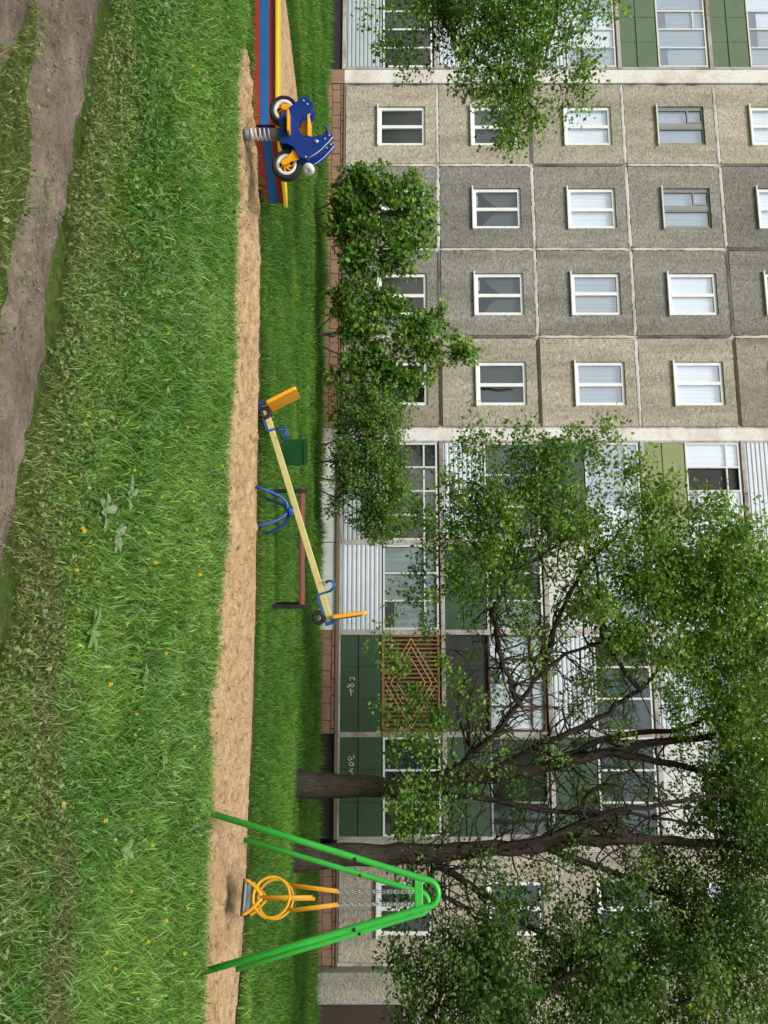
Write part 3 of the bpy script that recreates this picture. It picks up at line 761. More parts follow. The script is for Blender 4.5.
for (b, s), (p, g, c, n, rl) in spec.items():
    lg, (a, cc, zb, zp, z0, z1) = loggia(BX[b], BX[b + 1], s, p, g, c, n, None, rl, 1 if (b, s) == (0, 3) else None)
    if (b, s) == (0, 3): lg['label'] = 'loggia with lime plastic parapet and one dark open casement'
    if (b, s) == (2, 0):
        lg['label'] = 'ground floor loggia closed by a wooden grille of slats with diamonds'
        la = MB(); la.box((a, -.062, z0 - .02), (a + .05, -.02, z1), .004); la.box((cc - .05, -.062, z0 - .02), (cc, -.02, z1), .004)
        la.box((a + .05, -.064, z0 - .03), (cc - .05, -.018, z0 + .04), .004); la.box((a + .05, -.064, z1 - .05), (cc - .05, -.018, z1), .004)
        x = a + .12
        while x < cc - .08: la.box((x, -.05, z0 + .04), (x + .035, -.03, z1 - .05), .003); x += .105
        la.build('slat_grille', M['lattice'], lg)
        dm = MB(); xc, zc = (a + cc) / 2, (z0 + z1) / 2
        for fx, fz in ((1.12, .66), (.92, .52), (.62, .36)):
            P = [(xc - fx, zc), (xc, zc + fz), (xc + fx, zc), (xc, zc - fz)]
            for i in range(4):
                (xa, za), (xb, zb2) = P[i], P[(i + 1) % 4]
                L = math.hypot(xb - xa, zb2 - za); an = math.atan2(zb2 - za, xb - xa)
                dm.box((0, -.0015 * i, -.014), (L, .012 - .0015 * i, .014), 0, Matrix.Translation((xa, -.068 - (1 - fx) * .008, za)) @ Matrix.Rotation(-an, 4, 'Y'))
        dm.build('diamond_strips', M['lattice_light'], lg)
    if (b, s) in ((2, 0), (3, 0)):
        # sprayed white scribbles
        sq = [[(0, .24), (-.09, .22), (-.1, .05), (0, .03)], [(.13, .05), (.1, .15), (.17, .22), (.22, .14), (.16, .05), (.12, -.02), (.2, -.08), (.25, 0), (.13, .06)], [(.32, -.06), (.36, .2), (.42, -.03)], [(.28, .06), (.52, .1)]] if b == 2 else \
             [[(0, .2), (.08, .28), (.14, .2), (.05, .08), (.12, .0), (.2, .08), (.12, .2)], [(.26, .22), (.34, .26), (.38, .14), (.3, .05), (.24, .12), (.3, .24)], [(.46, .22), (.52, .05), (.58, .2)], [(.66, .22), (.7, .05), (.78, .06)], [(.88, .2), (.92, .04)]]
        gm = MB(); ox, oz = (a + 1.15, zb + .32) if b == 2 else (a + .42, zb + .3)
        for st in sq: gm.tube([(ox + p_[0] * .72, -.049, oz - .06 + p_[1] * .62) for p_ in st], .012, 5)
        gm.build('graffiti', M['graffiti'], lg)
# left stack
for b, (xa, xb) in enumerate(((-13.5, -10.86), (-16.1, -13.52), (-18.7, -16.12), (-23.36, -18.72))):
    for s, (p, g, c) in enumerate((('corr_grey', 'pvc', 'dark'), ('corr', 'white', 'white'), ('corr', 'white', 'white'), ('green_plastic', 'white', 'pale'), ('green_plastic', 'white', 'pale'))):
        loggia(xa, xb, s, p, g, c, 4, None, 'all' if s == 4 else ((1,) if s == 3 else None))
# under the ground-floor loggias
box_part('undercroft_shade', (-26, .0, -.45), (-10.862, .04, .245), M['void'])  # flat dark sheets stand for the shaded hollow
box_part('undercroft_shade', (7.99, .0, -.45), (10.5, .04, .245), M['void'])
for i in range(2): box_part('plinth_sheet', (.37 + i * 1.37, -.03 + .004 * i, -.35), (1.73 + i * 1.37, .04, .245), M['white_sheet'], bev=.004)
box_part('plinth_sheet', (3.12, -.02, -.4), (5.39, .04, .245), M['white_sheet'])
brick_plinth(5.40, 7.98).build('plinth', M['plinth_wall'], bld).location = (0, -.045, -.09)
for i in range(4):
    box_part('plinth_ledge', (BX[i] + .002, -.085, .252), (BX[i + 1] - .002, -.062, .34), M['drain'])
# right end: concrete side slab and dark recess with a brown door beyond
box_part('side_slab', (13.42, -.30, -.5), (14.12, .6, 1.95), M['pebble_pale'], bev=.02)
box_part('wall_panel', (13.42, .0, 1.96), (16, .036, Z0 + 5 * ST), M['pebble_beige'])
box_part('recess_wall', (14.13, .02, -.45), (16, .06, 1.95), M['door_brown'])
dr = MB(); dr.box((14.2, -.03, -.35), (15.1, .018, 1.75), .01); dr = dr.build('door', M['door_brown'], bld)
MB().box((14.95, -.06, .65), (14.98, -.031, .85), .005).build('handle', M['bolt'], dr)
# roof edge
box_part('roof', (-26.2, -.25, Z0 + 5 * ST + .2), (16.2, 9.3, Z0 + 5 * ST + .42), M['slab'])

# ------------------------------------------------------------------ swing
def V3(*a): return np.array(a, float)
NLg, NRg, FLg, FRg = V3(2.62, 6.45, -.03), V3(3.78, 6.06, -.03), V3(3.47, 7.87, -.03), V3(4.59, 7.40, -.03)
Nt, Ft = V3(3.235, 6.28, 1.96), V3(4.03, 7.63, 1.96)
base = V3(3.63, 6.96, 0)
sw = thing('swing', 'green A-frame swing of steel tubes with a yellow hoop-sided toddler seat on chains', 'swing', base)
def aframe(L, Rr, top):
    b = MB(); w = (Rr - L); w[2] = 0; w = w / np.linalg.norm(w); r = .105
    up = V3(0, 0, 1); c = top - up * r
    sl = c - w * r; sr = c + w * r
    # straight legs tangent to the arch, slight inward lean
    P = [L, L + (sl - L) * .5, sl] + [c + (-w * math.cos(a) + up * math.sin(a)) * r for a in np.linspace(.25, math.pi - .25, 11)] + [sr, Rr + (sr - Rr) * .5, Rr]
    b.tube([p - base for p in P], .027, 12)
    return b, w, c
for (L, Rr, tp) in ((NLg, NRg, Nt), (FLg, FRg, Ft)):
    b, w, c = aframe(L, Rr, tp)
    fr_ = b.build('frame_leg_pair', M['swing_green'], sw)
    d = (Ft - Nt); d[2] = 0; d /= np.linalg.norm(d)
    # flat cross plate between the two legs just below the arch
    ang = math.atan2(w[1], w[0])
    MB().box((-.125, -.012, -.035), (.125, .012, .035), .006, Matrix.Translation(Vector(c - base - V3(0, 0, .06) )) @ Matrix.Rotation(ang, 4, 'Z')).build('cross_plate', M['swing_green'], sw)
    for (g, sgn) in ((L, -1), (Rr, 1)):
        q = g + (c + w * .105 * sgn - g) * .68 - base - V3(0, .026, 0)
        MB().lathe([(0, -.012), (.015, -.012), (.015, .01), (0, .01)], q, (0, -1, 0), 10).build('clamp_bolt', M['black_steel'], fr_)
bz = 1.80
bm_ = MB(); A = Nt.copy(); B = Ft.copy(); A[2] = B[2] = bz
bm_.tube([A - base, B - base], .034, 12); bm_.build('crossbar', M['swing_green'], sw)
# seat hangs at the middle; e = along the crossbar, w = swing direction
e = (Ft - Nt); e[2] = 0; e /= np.linalg.norm(e); w = V3(e[1], -e[0], 0)
sc0 = V3(0, 0, 0)
def S(a, bq, z): return w * a + e * bq + V3(0, 0, z)
st_ = MB(); mt = Matrix(((w[0], e[0], 0, 0), (w[1], e[1], 0, 0), (0, 0, 1, 0), (0, 0, 0, 1)))
st_.box((-.14, -.14, .198), (.14, .14, .222), .01, mt); seat = st_.build('seat', M['seat_grey'], sw)
ed = MB()
for sg in (-1, 1): ed.box((sg * .142 - .012, -.15, .185), (sg * .142 + .012, .15, .235), .006, mt)
ed.box((-.13, -.13, .181), (.13, .13, .196), .003, mt)
ed.build('seat_edging', M['rubber'], seat)
for sg in (-1, 1):
    o_ = .15 * sg
    b = MB()
    b.ring(S(0, o_, .46), .168, .0135, e, 44, 10)
    b.build('guard_ring', M['yellow'], sw)
    b = MB()
    for s2 in (-1, 1):
        b.tube([S(s2 * .142, o_, .20), S(s2 * .135, o_ * .99, .235), S(s2 * .10, o_, .285), S(s2 * .045, o_, .34), S(s2 * .012, o_, .372)], .016, 8)
    b.tube([S(0, o_ * .97, .36), S(0, o_ * .97, .84)], .017, 8)
    b.build('seat_bracket', M['yellow'], sw)
    b = MB()
    for s2 in (-1, 1): b.tube([S(s2 * .105, o_ * 1.02, .622), S(s2 * .055, o_ * .95, 1.07)], .013, 8)
    b.build('hanger_rod', M['yellow'], sw)
    for s2 in (-1, 1):
        b = MB(); p0 = S(s2 * .055, o_ * .95, 1.075); p1 = S(s2 * .05, o_ * 1.0, bz - .03)
        L = np.linalg.norm(p1 - p0); n = int(L / .032); dr_ = (p1 - p0) / L
        for i in range(n):
            c = p0 + dr_ * (L * (i + .5) / n); ax = w if i % 2 else e
            sd_ = np.cross(dr_, ax); hl, hw = .013, .0085
            P = [c + dr_ * hl + sd_ * hw, c + dr_ * (hl + .007), c + dr_ * hl - sd_ * hw, c - dr_ * hl - sd_ * hw, c - dr_ * (hl + .007), c - dr_ * hl + sd_ * hw]
            P.append(P[0]); b.tube(P, .0042, 5, False)
        b.build('chain', M['chain'], sw)
    b = MB(); b.ring(S(0, o_, bz), .042, .008, e, 16, 6); b.build('chain_hook', M['chain'], sw)

# ------------------------------------------------------------------ seesaw
ss = thing('seesaw', 'seesaw with cream beam on blue hoop legs, orange backrests, left end down', 'seesaw', (-.01, 8.93, 0), R(-7))
be = R(17.7); bl = 1.40; pz = .445
Mb = Matrix.Translation((0, 0, pz)) @ Matrix.Rotation(-be, 4, 'Y')
def T(M_, p): return tuple(M_ @ Vector(p))
MB().box((-bl, -.037, -.038), (bl, .037, .038), .008, Mb).build('beam', M['cream'], ss)
for sg in (-1, 1):
    # blue end bracket and handle loop
    b = MB()
    b.box((sg * bl - (0 if sg > 0 else -.0) - .36 * (sg > 0) , -.05, -.068), (sg * bl + .36 * (sg < 0), .05, -.047), .004, Mb)
    b.box((sg * bl + (-.02 if sg < 0 else -.02), -.052, -.068), (sg * bl + .02, .052, .06), .004, Mb)
    xh = sg * (bl - .36)
    b.box((xh - .012, -.054, -.066), (xh + .012, .054, .055), .004, Mb)
    b.build('end_bracket', M['blue_steel'], ss)
    b = MB(); xi = -sg
    hp = [(xh, 0, .05), (xh, 0, .10), (xh + xi * .03, 0, .16), (xh + xi * .07, 0, .175), (xh + xi * .11, 0, .155), (xh + xi * .125, 0, .115), (xh + xi * .11, 0, .08)]
    for yy in (-.075, .075):
        b.tube([T(Mb, (p[0], yy * min(1, i / 2), p[2])) for i, p in enumerate(hp)], .013, 8)
    b.tube([T(Mb, (xh + xi * .11, -.085, .155)), T(Mb, (xh + xi * .11, .085, .155))], .013, 8)
    b.build('handle', M['blue_steel'], ss)
    # backrest board, tilted outward
    lean = R(10) * sg
    Mk = Mb @ Matrix.Translation((sg * (bl - .06), 0, .05)) @ Matrix.Rotation(lean, 4, 'Y')
    poly = [(-.195, .0), (.195, .0), (.205, .03), (.205, .37), (.18, .40), (-.18, .40), (-.205, .37), (-.205, .03)]
    Mq = Mk @ Matrix.Rotation(R(90), 4, 'Z')
    bk = MB().prism(poly, -.022, .022, .008, 0, Mq).build('backrest', M['orange'], ss)
    b = MB()
    for yy in (-.1, .1): b.box((sg * .018 - .008, yy - .014, -.03), (sg * .018 + .012 * sg + .008, yy + .014, .34), .004, Mk)
    b.build('backrest_bracket', M['blue_steel'], bk)
    for yy in (-.1, .1):
        for zz in (.08, .27): MB().lathe([(0, -.012), (.017, -.012), (.017, .004), (0, .012)], T(Mk, (sg * .046, yy, zz)), tuple(Mk.to_3x3() @ Vector((sg, 0, 0))), 10).build('bolt', M['bolt'], bk)
    b = MB(); tc = Vector(T(Mb, (sg * (bl - .10), 0, -.12)))
    if sg < 0: tc.z = max(tc.z, .045)
    b.lathe([(.035, -.05), (.065, -.06), (.082, -.035), (.085, 0), (.082, .035), (.065, .06), (.035, .05)], tc, (0, 1, 0), 28)
    b.build('tyre', M['rubber'], ss)
for yy, dx in ((-.20, -.03), (.20, .04)):
    b = MB(); P = []
    for t in np.linspace(-1, 1, 17):
        # hoop standing on two feet and leaning in to the pivot
        zz = .36 * (1 - abs(t) ** 2.6); P.append((t * .235 * (1 - .0 * zz) + dx, yy * (1 - .72 * zz / .36), zz - .02))
    b.tube(P, .020, 10); b.build('leg_hoop', M['blue_steel'], ss)
b = MB(); b.tube([(0, -.11, .375), (0, .11, .375)], .03, 12); b.box((-.06, -.05, .36), (.06, .05, .41), .006); b.build('pivot', M['blue_steel'], ss)

# ------------------------------------------------------------------ spring rider (motor scooter)
sr = thing('spring_rider', 'blue motor scooter spring rider with yellow seat and black and white wheels', 'spring rider', (-4.03, 7.9, .015), R(2))
k_ = .001415
def P2(x, y): return ((y - 395) * k_, (x - 30) * k_)
outl = [P2(*p) for p in [(300, 300), (312, 288), (335, 272), (380, 232), (432, 188), (455, 165), (475, 154), (500, 157), (525, 175), (546, 196), (558, 222), (556, 240), (540, 262), (518, 282), (497, 294),
        (468, 308), (448, 332), (441, 362), (446, 395), (460, 420), (480, 437), (502, 444), (560, 446), (600, 440), (632, 432), (645, 412), (650, 392), (664, 390), (668, 405), (668, 426), (690, 432), (704, 446), (702, 466), (672, 500), (620, 552), (570, 590), (520, 616), (497, 612), (468, 604), (440, 588), (432, 565), (418, 540), (395, 515), (362, 500), (330, 496), (302, 492)]]
for yy in (-.115, .095):
    pn = MB().prism(outl, yy, yy + .02, .004).build('side_panel', M['blue'], sr)
    # pale edge line along the fairing and the bolts
    b = MB()
    ln = [P2(*p) for p in [(698, 452), (668, 488), (616, 540), (566, 578), (518, 604)]]
    b.tube([(p[0], yy - .002, p[1]) for p in ln], .004, 5); b.build('edge_line', M['white_plastic'], pn)
    for p in [(482, 187), (510, 213), (672, 440), (640, 465), (497, 597)]:
        q = P2(*p); MB().lathe([(0, -.006), (.009, -.006), (.012, 0), (0, .004)], (q[0], yy - .002, q[1]), (0, 1, 0), 10).build('bolt', M['bolt'], pn)
    q = P2(578, 485); MB().lathe([(0, -.016), (.018, -.012), (.023, 0), (0, .004)], (q[0], yy - .002, q[1]), (0, 1, 0), 14).build('bolt', M['bolt'], pn)
# seat board, yellow inner cheeks, foot board
a0, a1 = P2(525, 290)[0], P2(525, 447)[0]; zs = P2(518, 300)[1]
MB().box((a0, -.135, zs - .012), (a1, .13, zs + .012), .006).build('seat', M['orange'], sr)
ck = [P2(*p) for p in [(505, 300), (505, 440), (470, 430), (448, 405), (440, 365), (450, 325), (472, 305)]]
MB().prism(ck, -.02, .02, .004).build('seat_support', M['orange'], sr)
fa, fb, fz = P2(370, 290)[0], P2(370, 442)[0], P2(376, 300)[1]
MB().box((fa, -.24, fz - .012), (fb, .24, fz + .012), .006).build('footrest', M['orange'], sr)
b = MB(); b.box((fa + .03, -.125, fz - .05), (fb - .03, -.118, fz - .018), .002)
for i in range(3): b.box((fa + .04 + i * .05, -.132, fz - .065), (fa + .062 + i * .05, -.126, fz - .02), .002)
b.build('panel_slot', M['rubber'], sr)
# wheels
def wheel(cx, cz, r):
    w_ = thing_part = MB().lathe([(r * .70, -.045), (r * .86, -.055), (r * .97, -.04), (r, -.015), (r, .015), (r * .97, .04), (r * .86, .055), (r * .70, .045)], (cx, 0, cz), (0, 1, 0), 44).build('wheel', M['rubber'], sr)
    MB().lathe([(r * .46, -.03), (r * .5, -.046), (r * .69, -.046), (r * .71, -.03), (r * .71, .03), (r * .69, .046), (r * .5, .046), (r * .46, .03)], (cx, 0, cz), (0, 1, 0), 44).build('rim', M['white_plastic'], w_)
    b = MB(); b.lathe([(0, -.02), (r * .48, -.02), (r * .48, .02), (0, .02)], (cx, 0, cz), (0, 1, 0), 30); b.build('hub_disc', M['rubber'], w_)
    b = MB()
    for i in range(7):                       # curved spokes of the brake disc
        a = 2 * math.pi * i / 7
        for sd_ in (-1, 1):
            P = [(cx + math.cos(a + t * .9) * r * (.16 + .32 * t), sd_ * .026, cz + math.sin(a + t * .9) * r * (.16 + .32 * t)) for t in np.linspace(0, 1, 5)]
            b.tube(P, [.008, .009, .009, .008, .006], 6)
    b.lathe([(0, -.032), (r * .22, -.032), (r * .24, -.02), (r * .24, .02), (r * .22, .032), (0, .032)], (cx, 0, cz), (0, 1, 0), 20)
    b.build('spoke_disc', M['orange'], w_)
rc = P2(328, 228); fc = P2(345, 630)
wheel(rc[0], rc[1], .158); wheel(fc[0], fc[1], .158)
fk = [P2(*p) for p in [(440, 570), (445, 600), (425, 612), (385, 618), (350, 640), (325, 650), (308, 632), (318, 605), (350, 590), (385, 555), (395, 532), (420, 545)]]
MB().prism(fk, -.085, -.065, .004).build('fork', M['orange'], sr)
MB().prism(fk, .065, .085, .004).build('fork', M['orange'], sr)
rk = [P2(*p) for p in [(312, 205), (330, 196), (360, 196), (395, 214), (385, 235), (350, 243), (322, 238), (310, 222)]]
for y0 in (-.085, .065): MB().prism(rk, y0, y0 + .018, .004).build('rear_bracket', M['orange'], sr)
hl = P2(512, 655)
b = MB(); b.lathe([(0, -.02), (.055, -.015), (.068, .01), (.06, .04), (0, .05)], (hl[0] - .01, 0, hl[1]), (.75, -.62, -.25), 26); b.build('headlight', M['white_plastic'], sr)
b = MB()
for yy in (-.09, .09): pass
b.tube([(P2(655, 405)[0], -.20, P2(655, 405)[1]), (P2(655, 405)[0], .20, P2(655, 405)[1])], .014, 8); b.build('handlebar', M['blue_steel'], sr)
# spacers, spring plates and coil
b = MB(); b.lathe([(0, .0), (.064, .0), (.066, .01), (.060, .055), (0, .055)], (0, 0, .0), (0, 0, 1), 24); b.build('spring_base', M['grey_plastic'], sr)
b = MB(); b.lathe([(0, .275), (.058, .275), (.062, .285), (.066, .375), (0, .378)], (0, 0, 0), (0, 0, 1), 24); b.box((-.13, -.09, .378), (.13, .09, .394), .004); b.build('spring_cap', M['grey_plastic'], sr)
b = MB(); N_ = 130; T_ = 5.2
b.tube([(.052 * math.cos(2 * math.pi * T_ * i / N_), .052 * math.sin(2 * math.pi * T_ * i / N_), .04 + .245 * i / N_) for i in range(N_ + 1)], .011, 8); b.build('spring', M['coil'], sr)

# ------------------------------------------------------------------ sandbox, sand pile
sb = thing('sandbox', 'low sandbox wall of red and blue boards under a yellow rail', 'sandbox', (-4.6, 8.6, 0))
def wall_boards(p, q):
    p = np.array(p); q = np.array(q); L = np.linalg.norm(q - p); an = math.atan2(*(q - p)[::-1])
    Mw = Matrix.Translation((p[0] + 4.6, p[1] - 8.6, 0)) @ Matrix.Rotation(an, 4, 'Z')
    for z0, z1, m in ((-.03, .072, 'board_red'), (.076, .178, 'board_blue'), (.182, .252, 'board_red')):
        MB().box((0, 0, z0), (L, .03, z1), .005, Mw).build('board', M[m], sb)
    return Mw, L
Mw, L = wall_boards((-8.4, 8.50), (-4.45, 8.50))
MB().box((-.05, -.05, .254), (L + .03, .10, .300), .012, Mw).build('rail', M['rail_yellow'], sb)
Mw, L = wall_boards((-4.43, 8.53), (-3.84, 9.22))
MB().prism([(0.02, -.05), (L + .02, -.05), (L + .02, -.03), (L - .12, .10), (-.06, .10)], .254, .300, .008, 0, Mw @ Matrix(((1, 0, 0, 0), (0, 0, 1, 0), (0, 1, 0, 0), (0, 0, 0, 1)))).build('rail', M['rail_yellow'], sb)
for x, y in ((-6.4, 8.57), (-4.5, 8.6), (-3.92, 9.24)): MB().box((x + 4.6 - .03, y - 8.6, -.05), (x + 4.6 + .03, y - 8.6 + .06, .25), .005).build('post', M['board_red'], sb)
X, Y = np.meshgrid(np.linspace(-8.6, -4.0, 140), np.linspace(8.56, 12, 110))
cx, cy = -5.55, 10.2
rr = np.sqrt(((X - cx) / np.where(X < cx, 2.5, .95)) ** 2 + ((Y - cy) / 1.5) ** 2)
Zm = .34 * np.clip(1 - rr, 0, 1) ** .9 + .03 * (fbm(X * 5, Y * 5, 5) - .5) - .012
Zm = np.where(rr > 1.02, -.08, Zm)
i = (np.arange(109)[:, None] * 140 + np.arange(139)[None]).ravel()
tag(np_mesh('sand_pile', np.stack([X, Y, Zm], -1).reshape(-1, 3), np.stack([i, i + 1, i + 141, i + 140], 1), M['sand'], smooth=True), 'heap of pale brown sand behind the yellow sandbox rail', 'sand', None, 'stuff')

# ------------------------------------------------------------------ bench and green bin
bn = thing('bench', 'backless bench with one dark red plank on black steel side frames', 'bench', (.48, 9.85, 0))
MB().box((-.80, -.13, .385), (.78, .13, .435), .012).build('seat', M['bench_red'], bn)
for sg in (-1, 1):
    b = MB(); x = sg * .76
    for yy in (-.15, .15): b.box((x - .025, yy - .02, -.03), (x + .025, yy + .02, .47), .005)
    b.box((x - .024, -.13, .345), (x + .024, .13, .383), .004); b.box((x - .024, -.13, .03), (x + .024, .13, .06), .004)
    b.build('leg', M['black_steel'], bn)
bi = thing('litter_bin', 'small square dark green metal litter bin in the grass behind the seesaw', 'bin', (-.87, 10.75, -.005), R(14))
b = MB(); w_ = .165
for lo, hi in (((-w_, -w_, 0), (w_, -w_ + .012, .37)), ((-w_, w_ - .012, 0), (w_, w_, .37)), ((-w_, -w_ + .012, 0), (-w_ + .012, w_ - .012, .37)), ((w_ - .012, -w_ + .012, 0), (w_, w_ - .012, .37)), ((-w_ + .012, -w_ + .012, 0), (w_ - .012, w_ - .012, .02))): b.box(lo, hi, .003)
b.build('bin_body', M['box_green'], bi)
b = MB()
for lo, hi in (((-w_ - .012, -w_ - .012, .352), (w_ + .012, -w_ - .001, .38)), ((-w_ - .012, w_ + .001, .352), (w_ + .012, w_ + .012, .38)), ((-w_ - .012, -w_, .352), (-w_ - .001, w_, .38)), ((w_ + .001, -w_, .352), (w_ + .012, w_, .38))): b.box(lo, hi, .003)
b.build('rim', M['box_green'], bi)

# ------------------------------------------------------------------ trees
def leaves(C, spread, per, size, palette, droop=.2, shape='oval', shade=None):
    """leaf-sized faces scattered round the cluster centres C"""
    n = len(C) * per; idx = np.repeat(np.arange(len(C)), per)
    off = rng.normal(0, 1, (n, 3)); off /= np.linalg.norm(off, axis=1)[:, None]; off *= (rng.random(n) ** .5)[:, None] * np.asarray(spread)[None]
    ax = rng.normal(0, 1, (len(C), 3)); ax /= np.linalg.norm(ax, axis=1)[:, None]; ax = ax[idx]      # clumps drawn out along their own twig, of unlike size
    off = (off + ax * (off * ax).sum(1)[:, None] * .75) * rng.uniform(.5, 1.45, len(C))[idx][:, None]
    p = C[idx] + off
    nrm = rng.normal(0, .75, (n, 3)); nrm[:, 2] += .75; nrm[:, 1] -= .25; nrm /= np.linalg.norm(nrm, axis=1)[:, None]
    d = off / (np.linalg.norm(off, axis=1)[:, None] + 1e-6) + rng.normal(0, .6, (n, 3)); d[:, 2] -= droop
    d -= nrm * (d * nrm).sum(1)[:, None]; d /= np.linalg.norm(d, axis=1)[:, None] + 1e-9
    s = np.cross(nrm, d); L = (size * rng.uniform(.55, 1.3, n))[:, None]; W = L * rng.uniform(.55, .85, n)[:, None]
    fold = nrm * (W * rng.uniform(-.1, .28, n)[:, None])
    curl = nrm * (-L * rng.uniform(0, .3, n)[:, None])
    if shape == 'oval':
        vs = [p, p + d * L * .45 + s * W * .5 + fold, p + d * L + curl, p + d * L * .45 - s * W * .5 + fold]; k = 4
        fa = np.array([[0, 1, 2], [0, 2, 3]])
    else:   # lobed maple leaf
        vs = [p, p + d * L * .25 + s * W * .62 + fold, p + d * L * .42 + s * W * .3, p + d * L * .72 + s * W * .58 + fold, p + d * L * 1.05 + curl,
              p + d * L * .72 - s * W * .58 + fold, p + d * L * .42 - s * W * .3, p + d * L * .25 - s * W * .62 + fold]; k = 8
        fa = np.array([[0, 1, 2], [2, 3, 4], [0, 2, 4], [0, 4, 6], [6, 4, 5], [0, 6, 7]])
    V = np.stack(vs, 1).reshape(-1, 3)
    faces = (np.arange(n)[:, None, None] * k + fa[None]).reshape(-1, 3)
    pal = np.asarray(palette); t = rng.random(n)
    cl = rng.random(len(C))[idx]
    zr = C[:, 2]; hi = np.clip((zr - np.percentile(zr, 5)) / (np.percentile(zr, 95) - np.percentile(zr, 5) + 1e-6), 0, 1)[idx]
    t = np.clip(.42 * cl + .38 * t + .30 * hi - .02, 0, 1); j = t * (len(pal) - 1); a = np.floor(j).astype(int).clip(0, len(pal) - 2); fr = (j - a)[:, None]  # higher clusters drawn lighter, light from above put into the leaf colour
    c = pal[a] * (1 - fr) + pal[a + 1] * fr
    c = c * rng.uniform(.6, 1.4, (n, 1)); yl = rng.random(n) < .05; c[yl] = c[yl] * (1.5, 1.15, .8)
    return V, faces, np.repeat(c, k, 0)

def grow(limbs, C, twig=.011, step=.30, up=.35, bare=None):
    """tapered limbs plus twigs that reach every cluster from the nearest wood already grown"""
    b = MB(); pts = []; rad = []
    for P, rr in limbs:
        P = np.array(P); n = len(P); t = np.linspace(0, n - 1, (n - 1) * 5 + 1)
        Q = np.stack([np.interp(t, np.arange(n), P[:, i]) for i in range(3)], 1)
        # soften corners
        for _ in range(3): Q[1:-1] = Q[1:-1] * .5 + (Q[:-2] + Q[2:]) * .25
        Q[1:-1] += rng.normal(0, .018, (len(Q) - 2, 3))
        r = np.interp(t, np.arange(n), rr)
        b.tube([tuple(q) for q in Q], list(r), 9 if max(rr) > .07 else 6)
        pts += list(Q); rad += list(r)
    pts = np.array(pts); rad = np.array(rad)
    nl = len(pts)
    order = np.argsort([np.min(np.linalg.norm(pts - c, axis=1)) for c in C])
    for ci in order:
        c = C[ci]; dv = pts - c; dist = np.linalg.norm(dv, axis=1)
        cost = dist + np.maximum(0, dv[:, 2] + .1) * 1.2 + .15 * (rad > .14)
        j = int(np.argmin(cost)); p = pts[j]; L = dist[j]
        if L < .05: continue
        n = max(3, int(L / step) + 2); t = np.linspace(0, 1, n)[:, None]
        bend = rng.normal(0, .10 * L, 3); bend[2] -= up * L * .35
        Q = p * (1 - t) + c * t + (t * (1 - t)) * 2 * bend + rng.normal(0, .012, (n, 3)) * (t > 0)
        r0 = min(rad[j] * .7, twig + .006 * L); r = np.linspace(r0, max(.0035, r0 * .4), n)
        b.tube([tuple(q) for q in Q], list(r), 5)
        pts = np.vstack([pts, Q[1:]]); rad = np.concatenate([rad, r[1:]])
    if bare is not None:                    # leafless sprouts
        for c in bare:
            dv = pts - c; cost = np.linalg.norm(dv, axis=1) + np.maximum(0, dv[:, 2] + .15) * 2.5
            if rng.random() < .55: cost[nl:] += 9; cost[:nl] += np.maximum(0, .9 - np.linalg.norm(dv[:nl], axis=1)) * 2
            j = int(np.argmin(cost)); p = pts[j]; L = np.linalg.norm(c - p)
            if L < .1: continue
            t = np.linspace(0, 1, 8)[:, None]; bend = rng.normal(0, .16 * L, 3); bend[2] -= .25 * L
            Q = p * (1 - t) + c * t + t * (1 - t) * 2 * bend + rng.normal(0, .012, (8, 3)) * (t > 0)
            b.tube([tuple(q) for q in Q], list(np.linspace(min(.026, .011 + .009 * L), .004, 8)), 5); pts = np.vstack([pts, Q[2:]]); rad = np.concatenate([rad, np.full(6, .01)])
    return b

def ell(specs, jit=0):
    """specs: (u, h, d, ru, rh, rd, n): cluster centres in an ellipsoid placed where that part of the crown stands"""
    out = []
    for (u, h, d, ru, rh, rd, n) in specs:
        c = at(u, h, d); r = V3(ru * d / F, rd, rh * d / F)
        q = rng.normal(0, 1, (n, 3)); q /= np.linalg.norm(q, axis=1)[:, None]; q *= (rng.random(n) ** .42)[:, None]
        out.append(c + q * r)
    return np.concatenate(out)

def tree(name, label, cat, base, limbs, C, spread, per, size, pal, barkm, shape='oval', group=None, droop=.2, twig=.011, trunk='trunk', bare=None):
    t = thing(name, label, cat, base, 0, group); base = np.array(base)
    grow([([np.array(p) - base for p in P], r) for P, r in limbs], C - base, twig, bare=None if bare is None else bare - base).build(trunk, barkm, t)
    V, Fc, cc = leaves(C - base, spread, per, size, pal, droop, shape)
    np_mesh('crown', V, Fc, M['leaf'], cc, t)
    return t

PAL = [(.055, .135, .024), (.115, .225, .035), (.20, .33, .055), (.32, .45, .11)]
PALD = [(.035, .085, .02), (.07, .148, .03), (.12, .21, .042), (.21, .30, .08)]  # darker set: weaker light on the right-hand crowns put into leaf colour
PALM = [(.055, .14, .02), (.10, .21, .03), (.16, .30, .045), (.26, .41, .09)]

